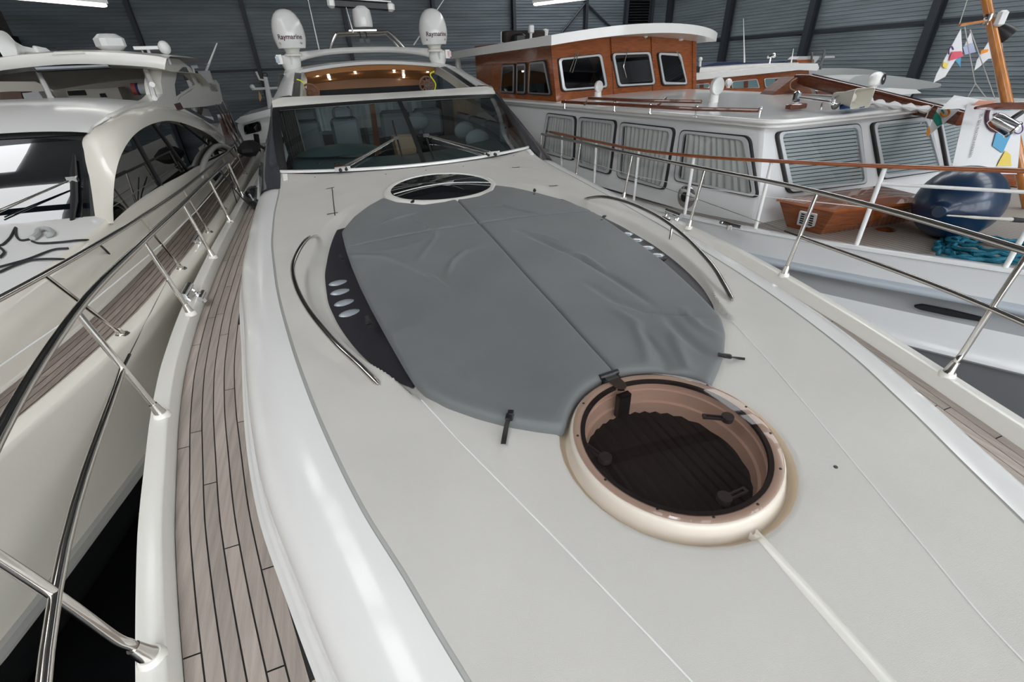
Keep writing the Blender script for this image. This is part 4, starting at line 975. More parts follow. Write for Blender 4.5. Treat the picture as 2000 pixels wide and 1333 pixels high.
# flybridge furniture
fur = mat('beige_furniture', (.66, .62, .53), .6)
MB().prism([ony(p, 11.6) for p in ((128, 176), (230, 171), (240, 195), (135, 195))], (0, .4, 0)).build('fly_cabinet', fur, Lt, smooth=False)
MB().prism([ony(p, 11.55) for p in ((131, 178), (165, 176), (169, 186), (134, 187))], (0, .02, 0)).build('cabinet_screen', darkroom, Lt, smooth=False)
MB().prism([ony(p, 11.55) for p in ((194, 183), (205, 182), (209, 190), (197, 190))], (0, .02, 0)).build('cabinet_vent', darkroom, Lt, smooth=False)
MB().prism([ony(p, 12.4) for p in ((-100, 158), (235, 150), (300, 148), (305, 195), (-100, 200))], (0, .05, 0)).build('fly_back_panel', mat('beige_lining2', (.58, .54, .47), .7), Lt, smooth=False)
MB().prism([ony(p, 11.0) for p in ((43, 182), (75, 179), (86, 195), (48, 195))], (0, .5, 0)).build('helm_console', whitep, Lt, smooth=False)
MB().prism([ony(p, 11.4) for p in ((0, 180), (40, 180), (45, 195), (0, 196))], (0, .4, 0)).build('bench', mat('brown_bench', (.12, .07, .05), .5), Lt, smooth=False)
rl = MB().tube([ony((272, 174), 10.9), ony((312, 173), 10.9)], .09, 12).build('rolled_towel', whitep, Lt)
MB().tube([ony((259, 174), 10.9), ony((268, 174), 10.9)], .092, 12).build('red_band', mat('coral_red', (.55, .12, .10), .6), rl); MB().tube([ony((268, 174), 10.9), ony((273, 174), 10.9)], .093, 12).build('navy_band', mat('navy', (.03, .05, .16), .6), rl)
# hardtop equipment
h0 = ony((33, 95), 10.0); dh = np.array([-.62, -.72, .12]); dh /= np.linalg.norm(dh)
hn = MB().lathe([(.02, -.42), (.06, -.36), (.07, -.22), (.035, -.20), (.045, -.08), (.10, 0.02), (.20, .10), (.205, .115), (.19, .10), (.08, .03), (.03, -.02)], h0, ax_from(dh), 24).build('horn', whitep, ht)
MB().tube([h0-dh*.30, h0-dh*.30+np.array([.02, 0, -.22])], .05, 8).build('horn_bracket', whitep, hn)
c = ony((216, 86), 10.2); sl = MB().bbox(c+np.array([0, 0, .02]), (.34, .34, .22), np.array([[.8, .6, 0], [-.6, .8, 0], [0, 0, 1]]), .06).build('searchlight', whitep, ht)
MB().lathe([(.12, -.30), (.10, -.22), (.09, -.1), (.11, -.05)], c, n=16).build('searchlight_foot', whitep, sl)
for p, s in (((288, 94), .19), ((322, 96), .0)):
    q = ony(p, 10.4)
    if s: MB().box(q, (.34, .2, .045)).tube([q, q-np.array([0, 0, .16])], .025, 8).tube([q-np.array([.1, 0, 0]), q-np.array([.06, 0, .14])], .012, 6).build('antenna', whitep, ht)
    else: MB().ball(q+np.array([0, 0, .02]), (.09, .09, .1), 12, 8).tube([q-np.array([0, 0, .06]), q-np.array([0, 0, .22])], .02, 8).build('antenna', whitep, ht)
MB().box(ony((158, 97), 11.5), (.65, .1, .06)).build('hatch_visor', blackp, ht)
for a, b in (((424, 84), (399, 148)),): MB().tube([ony(b, 13.0), ony(a, 13.0)], [.025, .012], 6).build('whip_aerial', whitep, Lt)
q = ony((402, 150), 13.0); MB().box(q, (.2, .2, .22)).build('aerial_foot', mat('pale_grey_plastic', (.5, .5, .5), .5), Lt)
MB().tube([ony((376, 131), 12.5), ony((384, 160), 12.5)], .02, 6).tube([ony((374, 131), 12.5), ony((386, 130), 12.5)], .03, 6).build('stern_mast', whitep, Lt)
# aft railings / ladder and sticks
for a, b in (((422, 205), (470, 300)), ((428, 206), (478, 298)), ((436, 196), (484, 296)), ((441, 205), (468, 270))): MB().tube([ony(a, 13.2), ony(b, 12.0)], .022, 6).build('ladder_rail', steel, Lt)
# guard rail
bs = [(-3.25, 1.1), (-3.03, 2.45), (-2.86, 3.75), (-2.72, 5.09), (-2.64, 6.34), (-2.6, 7.5), (-2.6, 8.9), (-2.62, 10.3)]
bs = [(float(LG(y))+.075, y) for _, y in bs]
tops = [(x+.0, y-.52+.04*i, float(np.interp(y, [1, 3.75, 6.3, 10], [-.90, -.955, -1.02, -1.08]))) for i, (x, y) in enumerate(bs)]
gr = MB().tube(smooth([(-3.6, -.6, -.9)]+tops, 8), .0165, 10).build('guard_rail', steel, Lt)
for (x, y), t in zip(bs, tops):
    b = np.array([x, y, LZ]); MB().tube([b, b+np.array([0, -.02, .05])], [.03, .018], 10).lathe([(.05, .0), (.04, .012), (.0, .014)], b, n=14).build('stanchion_base', steel, gr)
    MB().tube([b, lerp(b, t, .5), t], .0125, 8).build('stanchion', steel, gr)
MB().tube([lerp(np.array([x, y, LZ]), t, .52) for (x, y), t in zip(bs, tops)], .0045, 6).build('lifeline', whitep, gr)
for y in (5.9,):
    x = float(LG(y))+.06; cl = MB().tube([(x, y-.14, LZ+.07), (x, y+.14, LZ+.07)], .016, 8).tube([(x, y-.05, LZ), (x, y-.05, LZ+.07)], .014, 8).tube([(x, y+.05, LZ), (x, y+.05, LZ+.07)], .014, 8).build('deck_cleat', chrome, Lt)
# black line along the coachroof with a grey hook
def lhit(p): 
    z = -1.15
    for _ in range(30):
        q = onz(p, z); c = lcab(q[1])-.02
        if q[0] < c:
            zt = float(np.interp(q[1], [-1, 1, 3, 4.6, 5.4, 7], [-1.52, -1.42, -1.27, -1.17, -1.12, -1.08])); u = (q[0]-c)/(2*LC-2*c); zn = zt+.09*math.sin(math.pi*min(max(u, 0), 1))
        else:
            g = float(LG(q[1]))-.36; t = min(max((q[0]-g)/(c-g), 0), 1); a = math.acos(1-t); zt = float(np.interp(q[1], [-1, 1, 3, 4.6, 5.4, 7, 9], [-1.52, -1.42, -1.27, -1.17, -1.12, -1.14, -1.22])); zn = LZ+(zt-LZ)*math.sin(a)**.9
        z = z+.5*(zn-z)
    return onz(p, z)+np.array([0, 0, .012])
ropem = mat('black_rope', (.018, .018, .02), .8)
t = thing('tie_down_line', 'black cord with a grey hook lying across the cream coachroof', 'rope', tuple(lhit((80, 466))))
for px in ([(0, 482), (8, 480), (22, 466), (32, 447), (33, 462), (42, 472), (62, 470)], [(64, 474), (80, 478), (120, 476), (160, 472), (185, 474), (205, 489), (222, 507)], [(0, 525), (30, 517), (60, 508), (105, 491), (135, 488)], [(0, 535), (30, 522), (65, 511), (110, 509), (145, 511)], [(0, 485), (10, 495), (2, 506)]):
    MB().tube(smooth([lhit(p) for p in px], 5), .009, 7).build('cord', ropem, t)
hk = [lhit(p)+np.array([0, 0, .012]) for p in ((66, 471), (76, 463), (78, 455), (92, 452), (103, 457), (102, 463), (92, 466))]
MB().tube(smooth(hk, 4), .022, 8).build('hook', mat('grey_plastic', (.38, .39, .38), .5), t)
# fenders hanging between the two hulls
def fender(p, z, r, l, lab, mt, grp=None):
    c = onz(p, z); t = thing('fender', lab, 'fender', tuple(c-np.array([0, 0, l/2])), grp)
    pr = [(.001, -l/2), (r*.5, -l/2+.03), (r*.87, -l/2+.10), (r, -l/2+.2), (r, l/2-.2), (r*.87, l/2-.10), (r*.5, l/2-.03), (.04, l/2+.01), (.03, l/2+.06), (.001, l/2+.065)]
    MB().lathe(pr, c, n=24).build('fender_body', mt, t); MB().tube([c+np.array([0, 0, l/2+.03]), c+np.array([-.05, -.15, l/2+.62])], .008, 6).build('fender_rope', ropem, t)
c = np.array([-2.285, 7.85, -1.548]); t = thing('fender', 'shiny black fender lying on the teak side deck of the sport yacht', 'fender', (c[0], c[1], -1.69))
pr = [(.001, -.27), (.05, -.265), (.10, -.22), (.138, -.13), (.14, .0), (.138, .13), (.10, .22), (.05, .265), (.03, .30), (.001, .30)]
MB().lathe(pr, c, np.array([[1, 0, 0], [0, 0, -1], [0, 1, 0]]), 28).build('fender_body', mat('black_vinyl', (.006, .006, .008), .15, coat=1), t); MB().tube(smooth([c+np.array([0, -.27, 0]), c+np.array([-.08, -.36, .02]), c+np.array([-.19, -.42, .3]), c+np.array([-.24, -.45, .48])], 5), .008, 6).build('fender_rope', ropem, t)
for i, (p, yy) in enumerate((((487, 290), 10.6), ((410, 345), 10.0))):
    c = ony(p, yy); t = single('rail_bag', MB().bbox(c, (.36, .7, .24) if i == 0 else (.3, .6, .2), None, .09), mat('black_canvas', (.012, .012, .013), .7), 'black canvas bag lashed to the stern rail' if i == 0 else 'small black bag lying on the side deck', 'bag')
for (x, y) in ((-2.62, 6.2), (-2.6, 7.1)):
    pass
t = thing('hanging_line', 'black line hanging from the yacht guard rail beside a fender', 'rope', tuple(onz((463, 452), -1.6)))
MB().tube([onx((447, 330), -2.60), onx((455, 372), -2.58), onx((472, 425), -2.55)], .007, 6).tube(smooth([onx((455, 330), -2.6), onx((464, 365), -2.55), onx((478, 402), -2.5), (-2.48, 6.7, -1.6)], 5), .009, 6).build('line', ropem, t)
# ================================================================== THE STEEL CRUISER WITH THE MAHOGANY WHEELHOUSE
Rt = thing('steel_cruiser', 'white steel cruiser with a varnished mahogany wheelhouse and wooden guard rail', 'boat', (5.0, 6.0, ZF))
ra = math.radians(8.5); RA = np.array([-math.sin(ra), math.cos(ra), 0]); RB = np.array([math.cos(ra), math.sin(ra), 0]); UP = np.array([0, 0, 1.])
RGX = spl([-1.6, -1.2, -.5, .4, 1.1, 1.79, 2.72, 3.63, 4.58, 5.6, 7, 9, 12, 15], [6.2, 5.5, 4.95, 4.4, 4.0, 3.67, 3.30, 3.02, 2.86, 2.80, 2.775, 2.78, 2.72, 2.7])
RGZ = spl([-1.6, 1.79, 2.72, 3.63, 4.58, 5.6, 15], [-1.38, -1.51, -1.565, -1.62, -1.68, -1.73, -1.78])
DKZ = lambda y: RGZ(y)-.075
ryy = np.concatenate([np.linspace(-1.55, 2, 20), np.linspace(2.2, 15, 40)])
def roww(y, prof): x, z = float(RGX(y)), float(RGZ(y)); return [(x+a, y, z+b) for a, b in prof]
MB().grid([roww(y, ((.10, -.08), (.085, -.008), (.075, 0), (-.02, .0), (-.03, -.01), (-.03, -.028), (-.012, -.036))) for y in ryy]).build('gunwale_cap', steelhull, Rt, ang=50)
MB().grid([roww(y, ((-.012, -.036), (-.005, -.06), (.0, -.20), (.012, -.275))) for y in ryy]).build('bulwark', steelhull, Rt, ang=50)
MB().grid([roww(y, ((.012, -.27), (-.03, -.275), (-.055, -.295), (-.055, -.325), (-.03, -.345), (.02, -.35))) for y in ryy]).build('rubbing_strake', mat('pale_blue_grey_enamel', (.46, .50, .55), .25, coat=.4), Rt, ang=60)
MB().grid([roww(y, ((.02, -.345), (.085, -.39), (.10, -.46), (.07, -.55))) for y in ryy]).build('upper_hull', mat('shaded_white_enamel', (.36, .365, .37), .25, coat=.4), Rt, ang=60)  # white hull; the shade below the strake is put into this grey
MB().grid([roww(y, ((.07, -.55), (.05, -.60), (.03, -.70), (.0, -.78), (-.02, -.80), (-.03, -.83), (.0, -.86), (.06, -.87))) for y in ryy]).build('hull_band', steelhull, Rt, ang=50)
MB().grid([roww(y, ((.06, -.865), (.10, -1.1), (.25, -1.6), (.5, ZF-float(RGZ(y))))) for y in ryy]).build('lower_hull', greyhull, Rt, ang=50)
MB().grid([roww(y, ((.235, -1.5), (.275, -1.62), (.36, -1.75))) for y in ryy]).build('boot_stripe', mat('deep_blue_paint', (.0, .015, .16), .3), Rt)
# oval freeing slot in the band
sl = [onpl(p, (3.75, 1.8, -2.1), (-.86, -.5, 0)) for p in ((1783, 596), (1800, 593), (1860, 605), (1922, 620), (1928, 628), (1860, 616), (1795, 602))]
MB().prism(rpoly(sl, .02), (-.03, -.02, 0)).build('freeing_slot', blackm, Rt, smooth=False)
# laid deck
tdm = bpy.data.materials.new('laid_teak_deck'); tdm.use_nodes = True; nt = tdm.node_tree; bsd = nt.nodes['Principled BSDF']; bsd.inputs['Roughness'].default_value = .6
tc = nt.nodes.new('ShaderNodeTexCoord'); mp = nt.nodes.new('ShaderNodeMapping'); mp.inputs['Rotation'].default_value = (0, 0, -ra+.22); mp.inputs['Scale'].default_value = (1, 1, 1)
wv = nt.nodes.new('ShaderNodeTexWave'); wv.wave_type = 'BANDS'; wv.bands_direction = 'X'; wv.inputs['Scale'].default_value = 5.2; wv.inputs['Distortion'].default_value = .15
rp = nt.nodes.new('ShaderNodeValToRGB'); rp.color_ramp.elements[0].position = .02; rp.color_ramp.elements[0].color = (.10, .085, .075, 1); rp.color_ramp.elements[1].position = .12; rp.color_ramp.elements[1].color = (.36, .32, .28, 1)
nt.links.new(tc.outputs['Object'], mp.inputs['Vector']); nt.links.new(mp.outputs['Vector'], wv.inputs['Vector']); nt.links.new(wv.outputs['Fac'], rp.inputs['Fac']); nt.links.new(rp.outputs['Color'], bsd.inputs['Base Color'])
MB().grid([[(float(RGX(y))+.09+(2*(5.0+(6-y)*.148)-2*float(RGX(y))-.18)*u, y, float(DKZ(y))+.02*math.sin(math.pi*u)) for u in np.linspace(0, 1, 12)] for y in ryy]).build('deck', tdm, Rt)
# --- cabin
P0 = np.array([3.25, 5.0, -1.72]); NS = np.array([-RB[0], -RB[1], .10]); NS /= np.linalg.norm(NS)
C0 = np.array([3.52, 3.95, -1.72]); NF = np.array([0, -.97, .25]); NF /= np.linalg.norm(NF)
def onS(p, off=0): return onpl(p, P0+NS*off, NS)
def onF(p, off=0): return onpl(p, C0+NF*off, NF)
def sidept(y, z): # point on side plane
    x = P0[0]-((y-P0[1])*NS[1]+(z-P0[2])*NS[2])/NS[0]; return np.array([x, y, z])
def corner(z):
    A = np.array([NS[:2], NF[:2]]); b = np.array([P0@NS-NS[2]*z, C0@NF-NF[2]*z]); x, y = np.linalg.solve(A, b); return np.array([x, y, z])
zs = np.linspace(-1.78, -.66, 6)
cab = MB()
cab.grid([[sidept(y, z) for y in np.linspace(14, corner(z)[1]+.10, 20)]+[corner(z)+RA*.06, corner(z)+RA*.025+np.array([.006, 0, 0]), corner(z)+np.array([.02, .004, 0]), corner(z)+np.array([.06, 0, 0])]+[np.array([x, corner(z)[1], z]) for x in np.linspace(corner(z)[0]+.4, 6.6, 10)]+[np.array([6.75, 14, z])] for z in zs])
cab.build('cabin', steelhull, Rt, ang=40)
# roof with rounded eave
def roof_out(o):
    P = []
    for y in np.linspace(13.5, 4.35, 14): q = sidept(y, -.66); P.append(q[:2]+np.array([-.05-o, 0]))
    c = sidept(4.2, -.66)[:2]
    P += [c+np.array([-.05-o, -.02]), c+np.array([-.02-o*.7, -.08-o*.7]), c+np.array([.06, -.12-o])]
    for x in np.linspace(3.75, 6.5, 9): P.append(np.array([x, 4.06+.05*(x-3.7)*.6-o]))
    P += [np.array([6.75+o, 4.4]), np.array([6.8+o, 13.5])]; return P
cen = np.array([5.0, 9.0])
lay = [(0.02, -.69), (.02, -.665), (.05, -.66), (.07, -.645), (.075, -.63), (.065, -.617), (.03, -.61)]
rows = [[(p[0], p[1], z) for p in roof_out(o)] for o, z in lay]
base = roof_out(.0)
for s, dz in ((.93, .012), (.8, .03), (.6, .05), (.3, .062), (.02, .065)): rows.append([tuple(cen+(p-cen)*s)+(-.61+dz,) for p in base])
MB().grid(rows).build('cabin_roof', gelw, Rt, ang=60)
# windows
framem = mat('aluminium_frame', (.60, .61, .62), .3, metal=.3); curtm = mat('net_curtain', (.60, .59, .56), .8)
def window(name, px, onP, N, cur='pleat', fw=.022, r=.08, fm=None, gm=None):
    O = [onP(p, .03) for p in px]; c = np.mean(O, axis=0); fm = fm or framem
    out = rpoly(O, r, 6); inn_ = [c+(p-c)*(1-fw*2.4/np.linalg.norm(p-c)) for p in out]; rub = [c+(p-c)*(1+.022/np.linalg.norm(p-c)) for p in out]
    n = N
    f = MB().grid([[p+n*.004 for p in out], [p+n*.018 for p in out], [p+n*.02 for p in inn_], [p+n*.0 for p in inn_]], cv=True).build('window', fm, Rt)
    MB().grid([[p-n*.03 for p in rub], [p+n*.006 for p in rub], [p+n*.008 for p in out]], cv=True).build('window_rubber', rubber, f)
    MB().add([p+n*.012 for p in inn_], [tuple(range(len(inn_)))]).build('pane', gm or clear, f, smooth=False)
    MB().add([p-n*.024 for p in inn_], [tuple(range(len(inn_)))]).build('window_back', darkroom, f, smooth=False)
    TL, TR, BR, BL = [c+(p-c)*.93 for p in O]
    if cur == 'pleat':
        m = 64; rows = [[lerp(lerp(TL, TR, i/m), lerp(BL, BR, i/m), v)+n*(-.008+.011*math.sin(i*1.05+.4*math.sin(i*.37))) for i in range(int(m*.06), m-1)] for v in (0, .5, 1)]
        MB().grid(rows).build('curtain', curtm, f)
    elif cur == 'blind':
        for k in range(15):
            v = (k+.5)/15; a, b = lerp(TL, BL, v), lerp(TR, BR, v); h = (BL-TL)/15
            MB().add([a-h*.40-n*.004, b-h*.40-n*.004, b+h*.40+n*.004, a+h*.40+n*.004], [(0, 1, 2, 3)]).build('blind_slat', mat('grey_blind', (.46, .49, .50), .5), f, smooth=False)
    return f
window('w', [(1069, 222), (1123, 229), (1119, 313), (1057, 296)], onS, NS)
window('w', [(1132, 230), (1202, 237), (1190, 340), (1129, 322)], onS, NS)
window('w', [(1213, 240), (1316, 252), (1296, 370), (1206, 345)], onS, NS)
window('w', [(1331, 255), (1461, 268), (1478, 386), (1318, 352)], onS, NS)
window('w', [(1518, 259), (1678, 243), (1692, 358), (1542, 376)], onF, NF, 'blind')
window('w', [(1704, 241), (1812, 228), (1838, 333), (1723, 349)], onF, NF, 'blind')
window('w', [(1833, 226), (1876, 218), (1905, 310), (1852, 330)], onF, NF, 'blind')
# --- wheelhouse: local frame at its near front corner
K = np.array([2.92, 8.35, -.64]); NWs = -RB; NWf = np.array([RA[0]*-1, RA[1]*-1, .22]); NWf /= np.linalg.norm(NWf)
def onWs(p, off=0): return onpl(p, K+NWs*off, NWs)
def onWf(p, off=0): return onpl(p, K+NWf*off, NWf)
WH = 1.02; rk = .22
def wl(s, t, z): return K+RA*(s+rk*z*(1 if s < 1 else 0))+RB*t+UP*z
wh = MB(); 
wh.grid([[wl(3.3, 0, z), wl(0.04, 0, z), wl(0, .04, z), wl(0, 3.45, z), wl(.04, 3.5, z), wl(3.3, 3.5, z)] for z in (-.02, .3, .6, WH)]).build('wheelhouse', wood, Rt, ang=30)
for t_ in (.0, 1.33, 2.33, 3.45):
    MB().box(wl(0, t_+.02, .5)-RA*.012, (.10, .03, 1.0), (RB, RA, np.array([RA[0]*rk, RA[1]*rk, 1]))).build('wheelhouse_post', woodh, Rt, smooth=False)
wgl = glass('wheelhouse_glass', (.22, .22, .23), .9)
chromef = mat('bright_frame', (.75, .75, .75), .2, metal=.4)
for px in ([(982, 127), (1005, 126), (1004, 182), (978, 180)], [(1010, 125), (1027, 124), (1026, 183), (1009.5, 182)], [(1035, 122.5), (1064, 119.5), (1076, 185), (1032, 183)]):
    window('w', px, onWs, NWs, None, .016, .05, mat('grey_frame', (.35, .34, .34), .3, metal=.6), wgl)
for px in ([(1090, 115), (1174, 106), (1186, 171), (1099, 178)], [(1195, 105), (1269, 102), (1279, 165), (1207, 169.5)], [(1285, 103.5), (1329, 105), (1342, 165), (1295, 165.5)]):
    window('w', px, onWf, NWf, None, .022, .07, chromef, wgl)
# pale curtains tied in the wheelhouse windows, wiper arms
for a, b, c_ in (((1150, 112), (1172, 112), (1160, 140)), ((1150, 165), (1172, 165), (1160, 140))):
    MB().add([onWf(p, .018) for p in (a, b, c_)], [(0, 1, 2)]).build('tied_curtain', mat('brown_curtain', (.16, .10, .08), .8), Rt, smooth=False)
MB().add([onWf(p, .017) for p in ((1200, 122), (1272, 116), (1276, 158), (1208, 164))], [(0, 1, 2, 3)]).build('white_blind', mat('white_blind', (.62, .62, .60), .7), Rt, smooth=False)
for px in (((1126, 102), (1113, 140), (1118, 142), (1130, 103)), ((1226, 97), (1218, 130), (1224, 152)), ((1322, 100), (1332, 125))):
    MB().tube([onWf(p, .06) for p in px], .008, 5).build('wheelhouse_wiper', steel, Rt)
# wheelhouse roof
rows = []
for s in np.linspace(-.42, 4.3, 16):
    r = []
    for t_ in np.linspace(-.25, 3.7, 21):
        u = (t_-1.725)/1.975; fr = -.22*(1-u*u)*(1 if s < 0 else 0); ss = s+fr+.25*abs(u)**3*(1 if s < 0 else 0)
        r.append(K+RA*ss+RB*t_+UP*(1.03+.13*(1-u*u)-.02*(s if s > 0 else 0)-.10*abs(s-1)/3*0+(-.05 if s < -.5 else 0)*0))
    rows.append(r)
wr_ = MB().slab(rows, (0, 0, -.14)).build('wheelhouse_roof', gelw, Rt, ang=40)
MB().tube([K+RA*4.3+RB*.0+UP*.85, K+RA*4.3+RB*.0+UP*-1.0], .07, 8).build('roof_post', gelw, Rt)
def onroof(p, s):   # point above the roof on the cross plane s
    return onpl(p, K+RA*s, RA)
for a, b, r in (((979, 100), (979, 62), .012), ((987, 100), (987, 60), .012), ((1042, 92), (1042, 62), .012), ((1057, 88), (1057, 64), .012)): MB().tube([onroof(a, 3.4), onroof(b, 3.4)], r, 6).build('aerial', whitep, wr_)
for c_, h_, w_ in (((979, 95), .24, .16), ((993, 95), .2, .3)): MB().bbox(onroof(c_, 3.4), (w_, .2, h_), None, .03).build('aerial_box', whitep, wr_)
MB().lathe([(.001, .22), (.08, .2), (.05, .02), (.02, 0), (.02, -.3)], onroof((1065, 78), 3.2), n=12).build('mushroom_aerial', whitep, wr_)
MB().bbox(onroof((1013, 87), 3.0), (.26, .3, .4), None, .04).build('searchlight', blackp, wr_); MB().tube([onroof((1037, 60), 3.0), onroof((1036, 95), 3.0)], .03, 8).bbox(onroof((1037, 57), 3.0), (.12, .12, .16), None, .02).build('anchor_light', whitep, wr_)
MB().bbox(onroof((1022, 85), 3.3), (1.0, .3, .5), None, .03).build('folded_tender_cover', mat('dark_brown_canvas', (.03, .02, .02), .8), wr_)
MB().lathe([(.30, -.05), (.28, .0), (.22, .14), (.18, .17), (.001, .175)], onroof((1188, 76), .9), n=20).build('roof_vent', gelw, wr_)
MB().lathe([(.10, 0), (.13, .02), (.13, .16), (.14, .18), (.001, .19)], onroof((1238, 70), .4)-UP*.05, n=16).build('orange_beacon', mat('amber', (.55, .20, .02), .2, coat=1), wr_)
q = onroof((1257, 63), .3); MB().ball(q, .14, 16, 10).tube([q-UP*.1, q-UP*.3], .03, 8).build('chrome_searchlight', chrome, wr_)
MB().tube([onroof((1290, 67), .2), onroof((1320, 71), .2)], .018, 8).build('roof_tube', chrome, wr_); MB().bbox(onroof((1330, 73), .2), (.1, .1, .12), None, .02).build('nav_lamp', whitep, wr_); MB().bbox(onroof((1345, 72), 1.0), (.3, .2, .2), None, .02).build('brown_box', woodd, wr_)
# --- roof rails, dorade cowls
def onr(p, z=-.55): return onz(p, z)
gl_ = [onr(p, -.53) for p in ((1098, 199), (1200, 204), (1265, 208), (1360, 213), (1482, 216))]
rr_ = MB().tube(gl_, .022, 8).build('roof_hand_rail', woodd, Rt)
for p in ((1103, 203), (1200, 207), (1270, 211), (1360, 216), (1484, 220)):
    q = onr(p, -.56); MB().tube([q+UP*.04, q-UP*.07], .011, 8).ball(q+UP*.04, .022, 8, 6).lathe([(.03, -.07), (.001, -.06)], q, n=10).build('rail_foot', chrome, rr_)
MB().tube([onr(p, -.48) for p in ((1150, 192), (1250, 197), (1370, 199))], .022, 8).build('roof_hand_rail', woodd, Rt)
for a_, b_ in (((1148, 196), (1142, 204)), ((1300, 192), (1285, 206))): MB().tube([onr(a_, -.48), onr(b_, -.55)], .02, 6).build('boat_hook_chock', woodd, Rt)
def cowl(p, h, w, lab=None):
    c = onz(p, -.60); d = np.array([-.25, -.97, 0]); A = ax_from(d)
    mb = MB().lathe([(.07, 0), (.065, .06), (.06, h*.45)], c, n=16, caps=True)
    mb.lathe([(w*.9, .075), (w, .05), (w*.97, 0), (w*.6, -.06), (.001, -.08)], c+UP*(h*.72), np.array([A[0], A[1]*1.25, A[2]]), 20); mb.lathe([(w*.9, .075), (w*.5, .0), (.001, -.03)], c+UP*(h*.72), np.array([A[0], A[1]*1.25, A[2]]), 20)
    o = mb.build('dorade_cowl', whitep, Rt); MB().bbox(c+UP*.0, (.34, .34, .05), None, .015).build('cowl_box', gelw, o)
cowl((1167, 196), .30, .075); cowl((1392, 205), .33, .095)
# chrome ship's trumpet, loud-hailer on a blue cloth, wooden chock on the cabin roof
tq0, tq1 = onz((1556, 190), -.47), onz((1632, 200), -.50); d = tq1-tq0; L_ = np.linalg.norm(d); d /= L_
hm = MB().lathe([(.015, 0), (.012, L_*.5), (.016, L_*.85), (.035, L_*.95), (.075, L_*1.02), (.07, L_*1.0), (.02, L_*.9)], tq0, ax_from(d), 16).build('horn_trumpet', chrome, Rt)
MB().bbox(tq0, (.09, .07, .14), None, .02).tube([tq0, tq0-UP*.12], .025, 8).tube([lerp(tq0, tq1, .7), lerp(tq0, tq1, .7)-UP*.1], .012, 6).build('horn_motor', chrome, hm)
MB().bbox(onz((1555, 208), -.55), (.26, .09, .06), None, .01).build('mast_chock', woodd, Rt)
tz = -.46
t = thing('loud_hailer', 'cream square-mouthed loudhailer lying on a blue cloth on the cabin roof', 'loudspeaker', tuple(onz((1660, 205), -.555)))
m0, m1 = onz((1640, 188), -.44), onz((1690, 190), -.44); d = (m1-m0)/np.linalg.norm(m1-m0); d = np.array([-.15, -.985, 0]); A = ax_from(d); c = onz((1655, 190), -.45)
def sq(w, h, z): return [c+A[0]*x+A[1]*y+A[2]*z for x, y in rrect(w, h, min(w, h)*.15, 3)]
MB().grid([sq(.10, .08, -.16), sq(.12, .10, -.12), sq(.15, .12, 0), sq(.26, .20, .20), sq(.25, .19, .20), sq(.13, .1, .02), sq(.01, .01, .01)], cv=True).lathe([(.045, -.02), (.04, .08), (.001, .1)], c, A, 14).build('hailer_horn', mat('aged_cream_plastic', (.66, .64, .55), .4), t)
n = 14; rows = [[onz((1640+75*i/n, 204-6*i/n+9*j/5-(5*j/5 if i > 9 else 0)), -.545+.012*math.sin(i*1.1+j)+.01*(j == 0)) for i in range(n+1)] for j in range(6)]
single('blue_cloth', MB().slab(rows, (0, 0, -.006)), mat('blue_canvas', (.02, .09, .24), .8), 'crumpled blue cloth under the loudhailer', 'cloth')
# --- lowered mast spar in its wooden tabernacle
s0, s1 = onpl((1548, 148), K+RA*-1.6, RA), np.array([4.9, 2.95, -.42])
tb = [(1500, 194), (1516, 178), (1550, 152), (1580, 150), (1590, 160), (1582, 172), (1590, 190)]
Tp = [onpl(p, (4.6, 6.2, -.5), (0, 1, 0)) for p in tb]
tab = MB().prism(Tp, (.05, .3, 0)).build('mast_tabernacle', mat('matt_mahogany', (.16, .05, .02), .5, noise=(5, .3, (2, 2, 9))), Rt, smooth=False)
q0, q1 = ony((1556, 152), 6.3), ony((1880, 232), 3.6); d = (q1-q0)/np.linalg.norm(q1-q0); A = ax_from(d)
def ring(w, h, p): return [p+A[0]*x+A[1]*y for x, y in rrect(w, h, min(w, h)*.3, 3)]
sp_ = MB().grid([ring(.11, .10, q0), ring(.13, .18, q0+d*.3), ring(.14, .18, lerp(q0, q1, .5)), ring(.13, .15, q1)], cv=True)
for e in (0, 3): sp_.f.append(tuple(range(e*16, e*16+16)))
spar = MB(); spar.v, spar.f = sp_.v, sp_.f
spo = spar.build('lowered_spar', woodd, tab, ang=40)
MB().tube([q0+A[1]*.096+d*.3, q1+A[1]*.08], .008, 5).build('spar_track', chrome, tab)
q = ony((1592, 158), 5.95); MB().lathe([(.001, .03), (.03, .02), (.045, 0)], q-np.array([0, .06, 0]), ax_from((-.3, -1, .2)), 14).build('spar_bolt', chrome, tab)
MB().tube(smooth([ony(p, 6.05) for p in ((1556, 153), (1545, 160), (1544, 172), (1555, 178), (1568, 180))], 5), .008, 6).build('spar_line', mat('tan_rope', (.30, .20, .13), .8), tab)
MB().tube([ony(p, 5.7) for p in ((1612, 163), (1622, 165), (1634, 164), (1643, 162))], [.012, .018, .018, .01], 6).tube([ony((1622, 165), 5.7), ony((1618, 172), 5.7)], .004, 5).build('spar_cleat', mat('off_white_rope', (.55, .52, .47), .8), tab)
sp2 = [ony(p, 2.7) for p in ((1905, 211), (1940, 208), (2010, 208), (2080, 212))]
MB().tube(sp2, [.012, .03, .035, .035], 8).build('bow_spar', woodd, Rt)
# pile of sail cloth below the spar
fur_ = [ony(p, 4.0) for p in ((1690, 196), (1720, 203), (1760, 208), (1800, 213), (1850, 218))]
MB().tube(smooth(fur_, 5), [.03+.02*math.sin(i*1.7) for i in range(21)], 8).build('furled_cloth', mat('white_cloth', (.62, .61, .60), .8), Rt)
